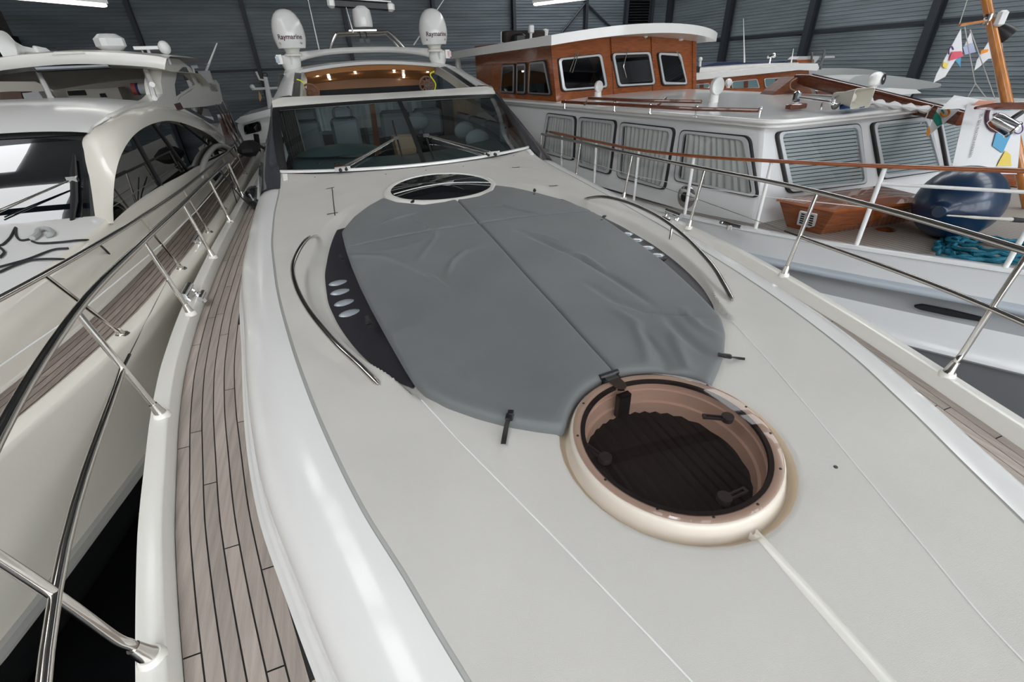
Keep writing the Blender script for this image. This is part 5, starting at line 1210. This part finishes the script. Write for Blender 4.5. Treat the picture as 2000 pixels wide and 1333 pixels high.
# --- chrome spotlight at the rail
c = ony((1965, 246), 2.6); A = ax_from((.45, -.8, -.5))
s_ = MB().lathe([(.001, -.13), (.05, -.125), (.062, -.09), (.065, .05), (.075, .06), (.07, .075), (.001, .07)], c, A, 18).build('spot_lamp', chrome, Rt); MB().tube([c, c+np.array([.05, 0, .06]), c+np.array([.14, 0, .10])], .02, 8).build('lamp_bracket', blackp, s_)
# --- round chrome porthole vent on the cabin side, deck fittings
c = onS((1340, 385), .02); A = np.array([RA, UP, NS]); po = MB().lathe([(.001, .03), (.09, .025), (.13, .012), (.15, 0)], c, A, 24).build('chrome_porthole', chrome, Rt); MB().lathe([(.001, .04), (.05, .038), (.065, .03)], c, A, 20).build('porthole_hub', blackp, po)
def ondk(p, dz=0): return onsurf(p, lambda x, y: DKZ(y), dz, -1.7)
MB().lathe([(.001, .035), (.05, .03), (.07, .02), (.10, .012), (.115, 0)], ondk((1733, 452)), n=24).build('deck_filler', chrome, Rt)
q = onsurf((1425, 448), lambda x, y: RGZ(y), 0, -1.65); MB().tube([q+np.array([-.03, .12, .05]), q+np.array([.03, -.12, .05])], .02, 8).tube([q, q+UP*.05], .035, 10).build('bollard', chrome, Rt)
# --- mahogany deck box with vent grille
Tz, Bz = -1.36, -1.69
T4 = [onz(p, Tz) for p in ((1522, 393), (1630, 414), (1778, 400), (1800, 358))]; 
T4[2] = T4[1]+(T4[2]-T4[1])*1.35; T4[3] = T4[0]+(T4[2]-T4[1])*1.15+np.array([.05, .15, 0]); B4 = [onz((1537, 443), Bz), onz((1600, 461), Bz), onz((1772, 437), Bz)]; B4[2] = B4[1]+(B4[2]-B4[1])*1.35; B4.append(B4[0]+(B4[2]-B4[1])*1.1+np.array([.05, .15, 0]))
bx_ = MB().grid([B4, T4], cv=True).build('deck_box', woodh, Rt, smooth=False)
c4 = np.mean(T4, axis=0); lid = [c4+(p-c4)*1.04 for p in T4]; rows = [[p-UP*.0 for p in lid], [p+UP*.025 for p in lid], [c4+(p-c4)*.5+UP*.05 for p in lid], [c4+UP*.055]*4]
MB().grid(rows, cv=True).build('box_lid', wood, bx_, smooth=False)
fn = np.cross(T4[1]-T4[0], B4[0]-T4[0]); fn /= np.linalg.norm(fn); fn = fn if fn@(CAM-T4[0]) > 0 else -fn
g4 = [onpl(p, T4[0]+fn*.006, fn) for p in ((1563, 411), (1597, 418), (1591, 446), (1557, 437))]
gf = MB().prism(rpoly(g4, .015), fn*.012).build('vent_grille', whitep, bx_, smooth=False)
for i in range(3):
    for j in range(5):
        u0, u1, v0, v1 = .12+.26*i, .12+.26*i+.22, .1+.16*j, .1+.16*j+.10
        f_ = lambda u, v: lerp(lerp(g4[0], g4[1], u), lerp(g4[3], g4[2], u), v)+fn*.014
        MB().add([f_(u0, v0), f_(u1, v0), f_(u1, v1), f_(u0, v1)], [(0, 1, 2, 3)]).build('vent_slot', blackm, gf, smooth=False)
MB().grid([[p for p in B4], [p-UP*.02 for p in B4]], cv=True).build('box_base', woodd, bx_, smooth=False)
# --- guard rail: wooden cap rail on white stanchions
st = [(1.79, (1958, 526)), (2.72, (1662, 483)), (3.63, (1471, 448)), (4.58, (1338, 419)), (5.6, None), (6.7, None), (7.9, None), (9.2, None), (.75, None), (-.4, None)]
RP = []
for y, p in st:
    x = float(RGX(y))+.03; z = float(RGZ(y)); RP.append((x, y, z, z+float(np.interp(y, [0, 2.7, 4.6, 9], [.74, .70, .68, .66]))))
RP.sort(key=lambda a: a[1])
cp = smooth([(x, y, zt) for x, y, z, zt in RP], 8); rows = []
for i, p in enumerate(cp):
    t_ = cp[min(i+1, len(cp)-1)]-cp[max(i-1, 0)]; t_ /= np.linalg.norm(t_); n_ = np.cross(t_, UP); n_ /= np.linalg.norm(n_); rows.append([p+n_*a+UP*b for a, b in ((-.03, -.008), (-.034, .004), (-.028, .018), (0, .024), (.028, .018), (.034, .004), (.03, -.008), (0, -.012))])
cg = MB().grid(rows, cv=True).build('cap_rail', woodh, Rt, ang=60)
for x, y, z, zt in RP:
    MB().tube([(x, y, z-.01), (x, y, zt-.005)], .019, 10).build('stanchion', whitep, cg)
m_ = [(x, y, lerp(z, zt, .50)) for x, y, z, zt in RP if y > 2.6]; MB().tube(m_, .004, 6).build('lifeline', whitep, cg)
m_ = [(x, y, float(lerp(z, zt, .80))) for x, y, z, zt in RP if y < 2.8]; MB().tube(smooth(m_, 4), .014, 8).build('bow_rail', whitep, cg)
# ================================================================== THINGS LYING ON THE CRUISER
q = ondk((1862, 470)); c = np.array([q[0]+.05, q[1]+.12, q[2]+.335]); 
ax_ = np.array([.93, .22, .0]); ax_ /= np.linalg.norm(ax_); A = ax_from(ax_)
R0 = .335; pr = [(.001, -.50), (.05, -.50), (.06, -.465)]+[(R0*math.sin(a), -.465*math.cos(a)) for a in np.linspace(.28, math.pi-.28, 20)]+[(.06, .465), (.05, .50), (.001, .50)]
bf = thing('round_fender', 'big navy blue inflated fender lying on the cruiser foredeck', 'fender', (c[0], c[1], q[2]))
MB().lathe(pr, c, np.array([A[0], A[1], A[2]]), 36).build('fender_body', mat('navy_vinyl', (.004, .022, .06), .3, coat=.25), bf, ang=60)
fp = [ony(p, c[1]-.36) for p in ((1850, 421), (1880, 423), (1905, 425), (1940, 427), (1975, 429), (1998, 431))]
MB().tube(fp, [.006, .007, .014, .012, .02, .012], 8).build('fender_lanyard', mat('off_white_rope2', (.50, .47, .42), .8), bf)
MB().tube([fp[4], fp[5]], .022, 8).build('lanyard_whipping', ropem, bf)
coil = MB(); rb = random.Random(3); cc = ondk((1930, 497)); pts = []
for k in range(420):
    a = k*.105; r = .30+.05*math.sin(k*.021)+.035*math.sin(k*.37)+.02*math.sin(k*1.3); ex = .85+.08*math.sin(k*.013)
    x = cc[0]+.05+r*1.25*math.cos(a)*(.55 if (k//60) % 3 == 2 else 1)+.06*math.sin(k*.05); y = cc[1]+.05+r*ex*math.sin(a); pts.append(np.array([x, y, float(DKZ(y))+.022+.020*((k//60) % 3)+.008*math.sin(k*.9)]))
t = thing('mooring_rope', 'loose coil of teal mooring rope on the cruiser foredeck', 'rope', (cc[0], cc[1], float(DKZ(cc[1]))))
coil.tube(pts, .0165, 7).build('rope_coil', mat('teal_rope', (.0, .13, .20), .7, bump=(90, .8, (1, 1, 1)), noise=(60, .25, U)), t)
tl = [ondk(p, .02) for p in ((1870, 492), (1885, 505), (1905, 515), (1940, 520), (1975, 528), (2010, 532))]; MB().tube(smooth(tl, 6), .0165, 7).build('rope_end', MATS['teal_rope'], t)
# --- flag pole, signal flags, banner
mq0, mq1 = onpl((1967, 200), (6.1, 3.95, 0), RB), onpl((1922, -20), (6.1, 3.95, 0), RB)
fm_ = thing('flag_mast', 'varnished wooden flag mast with a short spar and a work lamp', 'mast', tuple(mq0-UP*1.2))
MB().tube([mq0-(mq1-mq0)*0.97, mq0, mq1], [.055, .052, .042], 14).build('mast_pole', mat('varnished_pine', (.52, .20, .05), .2, coat=.8, noise=(5, .2, (3, 3, .5))), fm_)
MB().tube([ony((1874, 49), 3.85), onpl((1930, 40), (6.1, 3.95, 0), RB)], .014, 8).build('spar', MATS['varnished_pine'], fm_)
MB().lathe([(.05, -.05), (.053, 0), (.05, .05)], onpl((1931, 38), (6.1, 3.95, 0), RB), n=16).build('mast_band', chrome, fm_)
lq = ony((1955, 60), 3.80); lm = MB().lathe([(.03, -.1), (.06, -.05), (.09, .06), (.095, .1), (.08, .1), (.001, .06)], lq, ax_from((.55, -.6, -.6)), 16).build('work_lamp', blackp, fm_); MB().bbox(ony((1955, 36), 3.80), (.09, .08, .15), None, .02).build('lamp_head', whitep, lm)
for a, b in (((1892, -10), (1874, 47)), ((1884, 52), (1905, 165)), ((1905, 163), (1890, 190)), ((1905, 163), (1925, 190)), ((1895, 58), (1943, 192)), ((1956, 75), (1967, 190))):
    MB().tube([ony(a, 3.80), ony(b, 3.80)], .005, 5).build('halyard', mat('halyard_rope', (.5, .49, .46), .8), fm_)
def cloth(px, y, material, name, parent, n=1, dy=.006):
    P = [ony(p, y) for p in px]; P = [p+np.array([0, dy*math.sin(i*2.1), 0]) for i, p in enumerate(P)]
    return MB().prism(P, (0, .003, 0)).build(name, material, parent, smooth=False)
wc = mat('flag_white', (.68, .68, .68), .8); rc = mat('flag_red', (.62, .10, .14), .8); yc = mat('flag_yellow', (.72, .55, .12), .8); bc = mat('flag_blue', (.10, .33, .52), .8); oc2 = mat('flag_orange', (.78, .28, .02), .8); gc = mat('flag_green', (.0, .24, .17), .8); lc = mat('flag_lilac', (.40, .44, .60), .8); pc_ = mat('flag_purple', (.13, .07, .22), .8)
fl = thing('signal_flag', 'white pennant with a red and yellow panel hanging from the mast spar', 'flag', tuple(ony((1830, 158), 3.80)))
cloth([(1877, 56), (1881, 108), (1866, 116), (1846, 150), (1824, 162), (1828, 145), (1850, 105)], 3.80, wc, 'flag_cloth', fl)
cloth([(1860, 101), (1879, 100), (1881, 109), (1868, 115), (1855, 119)], 3.775, rc, 'red_panel', fl); cloth([(1843, 120), (1853, 124), (1848, 135), (1841, 130)], 3.775, yc, 'yellow_panel', fl)
MB().tube(smooth([ony(p, 3.79) for p in ((1853, 106), (1854, 95), (1859, 91), (1862, 97))], 4), .006, 5).build('purple_mark', pc_, fl)
fl = thing('signal_flag', 'white pennant with a pale lilac panel hanging from the mast spar', 'flag', tuple(ony((1890, 108), 3.4)))
cloth([(1896, 62), (1905, 102), (1884, 107), (1880, 98)], 3.90, wc, 'flag_cloth', fl); cloth([(1881, 92), (1902, 84), (1905, 102), (1885, 106)], 3.875, lc, 'lilac_panel', fl)
cloth([(1864, 117), (1878, 112), (1875, 132), (1872, 125)], 3.875, bc, 'blue_tail', fl)
fl = thing('signal_flag', 'white pennant with an orange patch hanging behind the mast', 'flag', tuple(ony((1910, 140), 4.05)))
cloth([(1933, 78), (1952, 72), (1950, 112), (1930, 115), (1915, 130), (1902, 138), (1908, 118)], 4.05, wc, 'flag_cloth', fl); cloth([(1917, 98), (1932, 96), (1928, 102), (1915, 106)], 4.025, oc2, 'orange_patch', fl)
# small white-green-orange flag by the cabin window
fl = thing('courtesy_flag', 'small flag with a green block and an orange ring beside the cabin window', 'flag', tuple(ony((1812, 268), 3.3)))
cloth([(1832, 210), (1876, 214), (1840, 243), (1822, 258), (1812, 268), (1810, 262), (1820, 240)], 3.3, wc, 'flag_cloth', fl, dy=.008); cloth([(1829, 218), (1838, 228), (1840, 243), (1831, 247), (1823, 231)], 3.29, gc, 'green_block', fl, dy=.004); cloth([(1815, 246), (1818, 258), (1812, 268), (1809, 262)], 3.29, oc2, 'orange_tip', fl, dy=.004)
ra_ = [ony((1846+8*math.cos(a), 219+8*math.sin(a)), 3.285) for a in np.linspace(-1.9, 3.0, 16)]
MB().tube(ra_[3:], .010, 6).build('orange_ring', oc2, fl); MB().tube([ony((1839.5+.8*k, 213+2.2*k), 3.285) for k in range(5)], .009, 6).build('green_arc', gc, fl)
MB().tube(smooth([ony(p, 3.3) for p in ((1826, 204), (1815, 215), (1808, 230), (1793, 247))], 4), .005, 5).build('flag_line', MATS['halyard_rope'], fl)
# banner
BY = 3.0
bn = thing('banner', 'white advertising banner with blue and yellow blocks hanging over the cruiser bow', 'banner', tuple(ony((1915, 330), BY)))
def bpt(p, k=0): q = ony(p, BY); return q+np.array([0, .004*math.sin(q[0]*9)+.003*math.sin(q[2]*7)-.006*k, 0])
nb = 24; rows = []
for j in range(9):
    v = j/8; a = (1888-33*v, 203+137*v); b = (2002-17*v, 206+134*v); rows.append([bpt((a[0]+(b[0]-a[0])*i/nb, a[1]+(b[1]-a[1])*i/nb)) for i in range(nb+1)])
MB().slab(rows, (0, .003, 0)).build('banner_cloth', wc, bn, ang=60)
rows = [[bpt((1838+(1888-1838)*v+ (u)*(162-50*v), 214-27*v+ u*(-8+26*v)), 0)+np.array([0, .10*v, 0]) for u in np.linspace(0, 1, 10)] for v in np.linspace(0, 1, 4)]
MB().slab(rows, (0, .003, 0)).build('banner_top', wc, bn, ang=60)
def bshape(px, m_, nm): 
    P = [bpt(p, 2) for p in px]; MB().add(P, [tuple(range(len(P)))]).build(nm, m_, bn, smooth=False)
bshape([(1945, 252), (1978, 252), (1966, 276), (1955, 299), (1935, 285)], bc, 'blue_block'); bshape([(1961, 294), (1972, 302), (1973, 324), (1944, 324), (1950, 312)], yc, 'yellow_block'); bshape([(1908, 196), (1945, 197), (1930, 205), (1895, 205)], mat('flag_salmon', (.62, .30, .20), .8), 'salmon_block')
brn = mat('flag_plum', (.10, .04, .06), .8)
MB().tube([bpt((1944+19*math.cos(a), 229+27*math.sin(a)), 3) for a in np.linspace(.7, 3.9, 20)], .016, 6).build('plum_ring', brn, bn); MB().tube([bpt((1985+10*math.cos(a), 251+10*math.sin(a)), 3) for a in np.linspace(-2.2, 3.3, 20)], .006, 5).build('purple_ring', pc_, bn)
bshape([(1939, 223), (1946, 220), (1948, 233), (1943, 236)], brn, 'plum_mark')
d0 = ony((1918, 212), BY); d1 = ony((1890, 317), BY); td = (d1-d0)/np.linalg.norm(d1-d0); tu = np.cross((0, -1, 0), td)
def tb_(x, y):
    q = (d0+d1)/2+td*x+tu*y*1.45; return q+np.array([0, .004*math.sin(q[0]*9)+.003*math.sin(q[2]*7)-.012, 0])
textmesh('PI- EN WATERWERKEN', .0415*1.0, 'lettering', mat('grey_print', (.09, .085, .10), .6), bn, bend=tb_)
# ================================================================== BOATS FARTHER BACK
def hullprism(px, y, dep, m_, parent, sh=.8):
    a, b = ony(px[0], y), ony(px[1], y); c = (a+b)/2
    T = [a, b, b+np.array([0, dep, 0]), a+np.array([0, dep, 0])]; cc = np.mean(T, axis=0)
    M = [cc+(p-cc)*.95 for p in T]; B = [cc+(p-cc)*sh for p in T]
    rows = [[tuple(p) for p in T], [(p[0], p[1], p[2]-.6) for p in M], [(p[0], p[1], ZF) for p in B]]
    mb = MB().grid(rows, cv=True); mb.f.append((0, 1, 2, 3)); return mb.build('hull', m_, parent, ang=30)
# white cruiser astern, seen between the two yachts
b1 = thing('white_cruiser', 'small white cruiser with a short signal mast far behind the flybridge yacht', 'boat', (-2.6, 17.5, ZF))
BYY = 15.6
MB().prism([ony(p, BYY) for p in ((458, 238), (470, 228), (545, 208), (545, 222), (470, 242))], (0, 2.4, 0)).build('cabin_top', gelw, b1, smooth=False)
MB().prism([ony(p, BYY+.2) for p in ((464, 242), (545, 222), (545, 300), (470, 300))], (0, 2.0, 0)).build('cabin', gelw, b1, smooth=False)
wf_ = MB().prism(rpoly([ony(p, BYY+.17) for p in ((475, 245), (508, 236), (512, 256), (478, 264))], .12), (0, .03, 0)).build('cabin_window', dglass, b1, smooth=False)
MB().add([ony(p, BYY+.19) for p in ((475, 245), (508, 236), (512, 256), (478, 264))], [(0, 1, 2, 3)]).build('window_curtain', mat('pale_curtain', (.4, .42, .40), .8), b1, smooth=False)
hullprism(((455, 285), (560, 275)), BYY-.8, 3.0, gelw, b1)
MB().tube([ony((518, 150), BYY+.8), ony((530, 215), BYY+.8)], [.05, .09], 8).tube([ony((492, 174), BYY+.8), ony((545, 172), BYY+.8)], .035, 6).tube([ony((500, 140), BYY+.8), ony((507, 155), BYY+.8), ony((518, 157), BYY+.8)], .03, 6).build('signal_mast', whitep, b1)
MB().ball(ony((493, 170), BYY+.8), .07, 10, 6).build('mast_lamp', whitep, b1); MB().bbox(ony((518, 146), BYY+.8), (.12, .12, .1), None, .02).build('mast_head', blackp, b1)
MB().prism([ony(p, BYY+.78) for p in ((505, 177), (512, 190), (508, 199), (506, 194))], (0, .01, 0)).build('orange_pennant', mat('pale_orange_cloth', (.60, .36, .15), .8), b1, smooth=False)
MB().tube([ony((485, 290), 13.5), ony((505, 284), 13.5), ony((520, 292), 13.5)], .035, 8).tube([ony((500, 262), 13.5), ony((505, 300), 13.5)], .06, 8).build('stern_gear', blackp, Lt)
MB().prism([ony(p, 14.2) for p in ((424, 224), (448, 222), (458, 280), (440, 284))], (0, .3, 0)).build('wooden_ladder_board', woodd, Lt, smooth=False)
# second mahogany cruiser behind the steel one
D2 = 10.6; b2 = thing('mahogany_cruiser', 'second cruiser with a long white roof, mahogany coaming and navy canopy behind the wheelhouse', 'boat', (9.4, 11.6, ZF))
def pr(px, y, d, m_, nm, parent=b2, sm=False): return MB().prism([ony(p, y) for p in px], (0, d, 0)).build(nm, m_, parent, smooth=sm, ang=30)
pr([(1345, 155), (1352, 146), (1430, 139), (1500, 130), (1560, 124), (1597, 124), (1600, 132), (1596, 138), (1560, 137), (1480, 145), (1355, 157)], D2, .25, gelw, 'roof_edge')
pr([(1352, 146), (1365, 133), (1500, 124), (1560, 122), (1560, 128), (1430, 140)], D2+.4, 1.8, gelw, 'roof_top')
pr([(1348, 157), (1480, 145), (1580, 137), (1580, 185), (1348, 185)], D2+.15, 1.4, wood, 'cabin_side')
for px in ([(1352, 166), (1385, 163), (1385, 172), (1352, 174)], [(1430, 160), (1478, 155), (1483, 172), (1430, 173)], [(1493, 154), (1541, 151), (1536, 170), (1495, 171)]):
    f = MB().tube(rpoly([ony(p, D2+.13) for p in px], .05), .014, 6, closed=True).build('cabin_window', chromef, b2); MB().prism([ony(p, D2+.135) for p in px], (0, .01, 0)).build('pane', mat('teal_pane', (.16, .26, .27), .15, coat=1), f, smooth=False)
    c = np.mean(px, axis=0); pr([(c[0]-2, c[1]-7), (c[0]+6, c[1]-8), (c[0]+6, c[1]+6), (c[0]-2, c[1]+7)], D2+.128, .004, woodd, 'window_post')
pr([(1345, 172), (1530, 172), (1530, 179), (1345, 182)], D2-.1, .2, woodh, 'coaming_strip'); pr([(1330, 184), (1530, 179), (1560, 195), (1300, 205)], D2-.2, .3, gelw, 'side_deck')
hullprism(((1340, 190), (1530, 183)), D2+.05, 1.6, gelw, b2)
nav = mat('navy_canvas', (.01, .02, .06), .8)
pr([(1372, 129), (1400, 122), (1440, 120), (1500, 125), (1500, 130)], D2+1.2, 1.2, nav, 'canopy'); pr([(1502, 124), (1530, 119), (1558, 122), (1556, 126)], D2+1.2, 1.2, nav, 'canopy')
pr([(1344, 129), (1368, 129), (1366, 142), (1344, 143)], D2+.2, .3, blackp, 'navigation_board'); MB().tube([ony((1368, 116), D2), ony((1367, 130), D2)], .03, 8).ball(ony((1368, 116), D2), .05, 10, 6).build('stern_lamp', whitep, b2)
for a, b in (((1452, 36), (1454, 122)), ((1550, 95), (1545, 124))): MB().tube([ony(b, D2+.6), ony(a, D2+.6)], [.022, .006], 6).build('whip_aerial', whitep, b2)
MB().tube([ony((1500, 112), D2+.6), ony((1514, 107), D2+.6)], .035, 8).ball(ony((1512, 108), D2+.6), .06, 10, 6).tube([ony((1505, 113), D2+.6), ony((1503, 124), D2+.6)], .02, 6).build('searchlight', chrome, b2)
c = ony((1423, 162), D2-.05); MB().lathe([(.09, -.04), (.10, 0), (.06, .05), (.001, .06)], c, ax_from((-.25, -1, .1)), 16).tube([c, c-UP*.15], .05, 8).build('cowl_vent', whitep, b2)
pr([(1555, 116), (1562, 110), (1630, 109), (1631, 113), (1600, 114), (1592, 123), (1556, 124)], D2+.9, .3, mat('grey_beam', (.45, .45, .44), .5), 'crane_beam'); pr([(1556, 117), (1590, 116), (1590, 122), (1556, 123)], D2+.88, .02, wood, 'name_board')
for a, b in (((1586, 103), (1585, 122)), ((1610, 98), (1602, 136)), ((1612, 104), (1600, 130))): MB().tube([ony(a, D2+.8), ony(b, D2+.8)], .03, 6).build('crane_post', mat('dark_steel', (.10, .10, .11), .5), b2)
# grey covered boats along the right wall
cov = mat('grey_boat_cover', (.42, .43, .42), .7)
for px, y, lab in (([(1578, 143), (1600, 136), (1650, 133), (1700, 136), (1726, 141), (1730, 145), (1722, 150), (1690, 155), (1700, 190), (1580, 190)], 12.3, 'grey covered boat with a blunt stern behind the mahogany cruiser'), ([(1660, 156), (1700, 146), (1760, 150), (1820, 160), (1838, 164), (1832, 171), (1790, 176), (1760, 200), (1660, 200)], 9.6, 'grey covered boat with a long pointed bow beside the hall wall')):
    P = smooth([ony(p, y) for p in px], 3, closed=True); c = np.mean(P, axis=0)
    rows = [[p for p in P], [c+(p-c)*1.0+np.array([0, .8, 0]) for p in P], [c+(p-c)*.86+np.array([0, 1.8, .0]) for p in P], [c+(p-c)*.5+np.array([0, 2.6, 0]) for p in P]]
    mb = MB().grid(rows, cv=True); mb.f.append(tuple(range(len(P)))[::-1]); zmin = min(p[2] for p in P)
    t = thing('covered_boat', lab, 'boat', (c[0], c[1]+1, ZF)); mb.build('cover', cov, t, ang=50)
    MB().prism([(c[0]-.6, c[1]+.3, zmin+.1), (c[0]+.6, c[1]+.3, zmin+.1), (c[0]+.3, c[1]+.3, ZF), (c[0]-.3, c[1]+.3, ZF)], (0, 1.2, 0)).build('hull', cov, t, smooth=False)
c = ony((1711, 155), 8.2); t = thing('cowl_ventilator', 'white round cowl ventilator standing beyond the lowered spar', 'ventilator', tuple(c-UP*.5))
MB().ball(c, (.15, .15, .15), 18, 12).tube([c, c-UP*.5], .07, 10).build('cowl', whitep, t)
MB().lathe([(.11, .0), (.10, .02), (.001, .0)], c+np.array([.05, -.13, .0]), ax_from((.35, -1, .1)), 18).build('cowl_mouth', darkroom, t)
pr([(1590, 170), (1640, 168), (1642, 180), (1595, 184)], 7.4, .3, gelw, 'low_cabin', b2); pr([(1594, 178), (1642, 178), (1642, 186), (1600, 190)], 7.35, .02, woodd, 'grab_board', b2)
pr([(1690, 176), (1740, 172), (1790, 175), (1800, 182), (1700, 190)], 7.6, .8, gelw, 'foredeck_cover', b2)
# white launch hull far to the right, behind the banner
b3 = thing('white_launch', 'white launch with a mahogany plank behind the banner at the hall side', 'boat', (9.2, 5.6, ZF))
hullprism(((1850, 205), (2080, 195)), 5.2, 1.4, gelw, b3)
MB().prism([ony(p, 4.4) for p in ((1950, 330), (2080, 325), (2080, 380), (1950, 360))], (0, .5, 0)).build('mahogany_plank', woodh, b3, smooth=False)
MB().prism([ony(p, 4.3) for p in ((1980, 290), (1993, 283), (2010, 300), (2010, 325), (1975, 322))], (0, .2, 0)).build('mahogany_bracket', wood, b3, smooth=False)
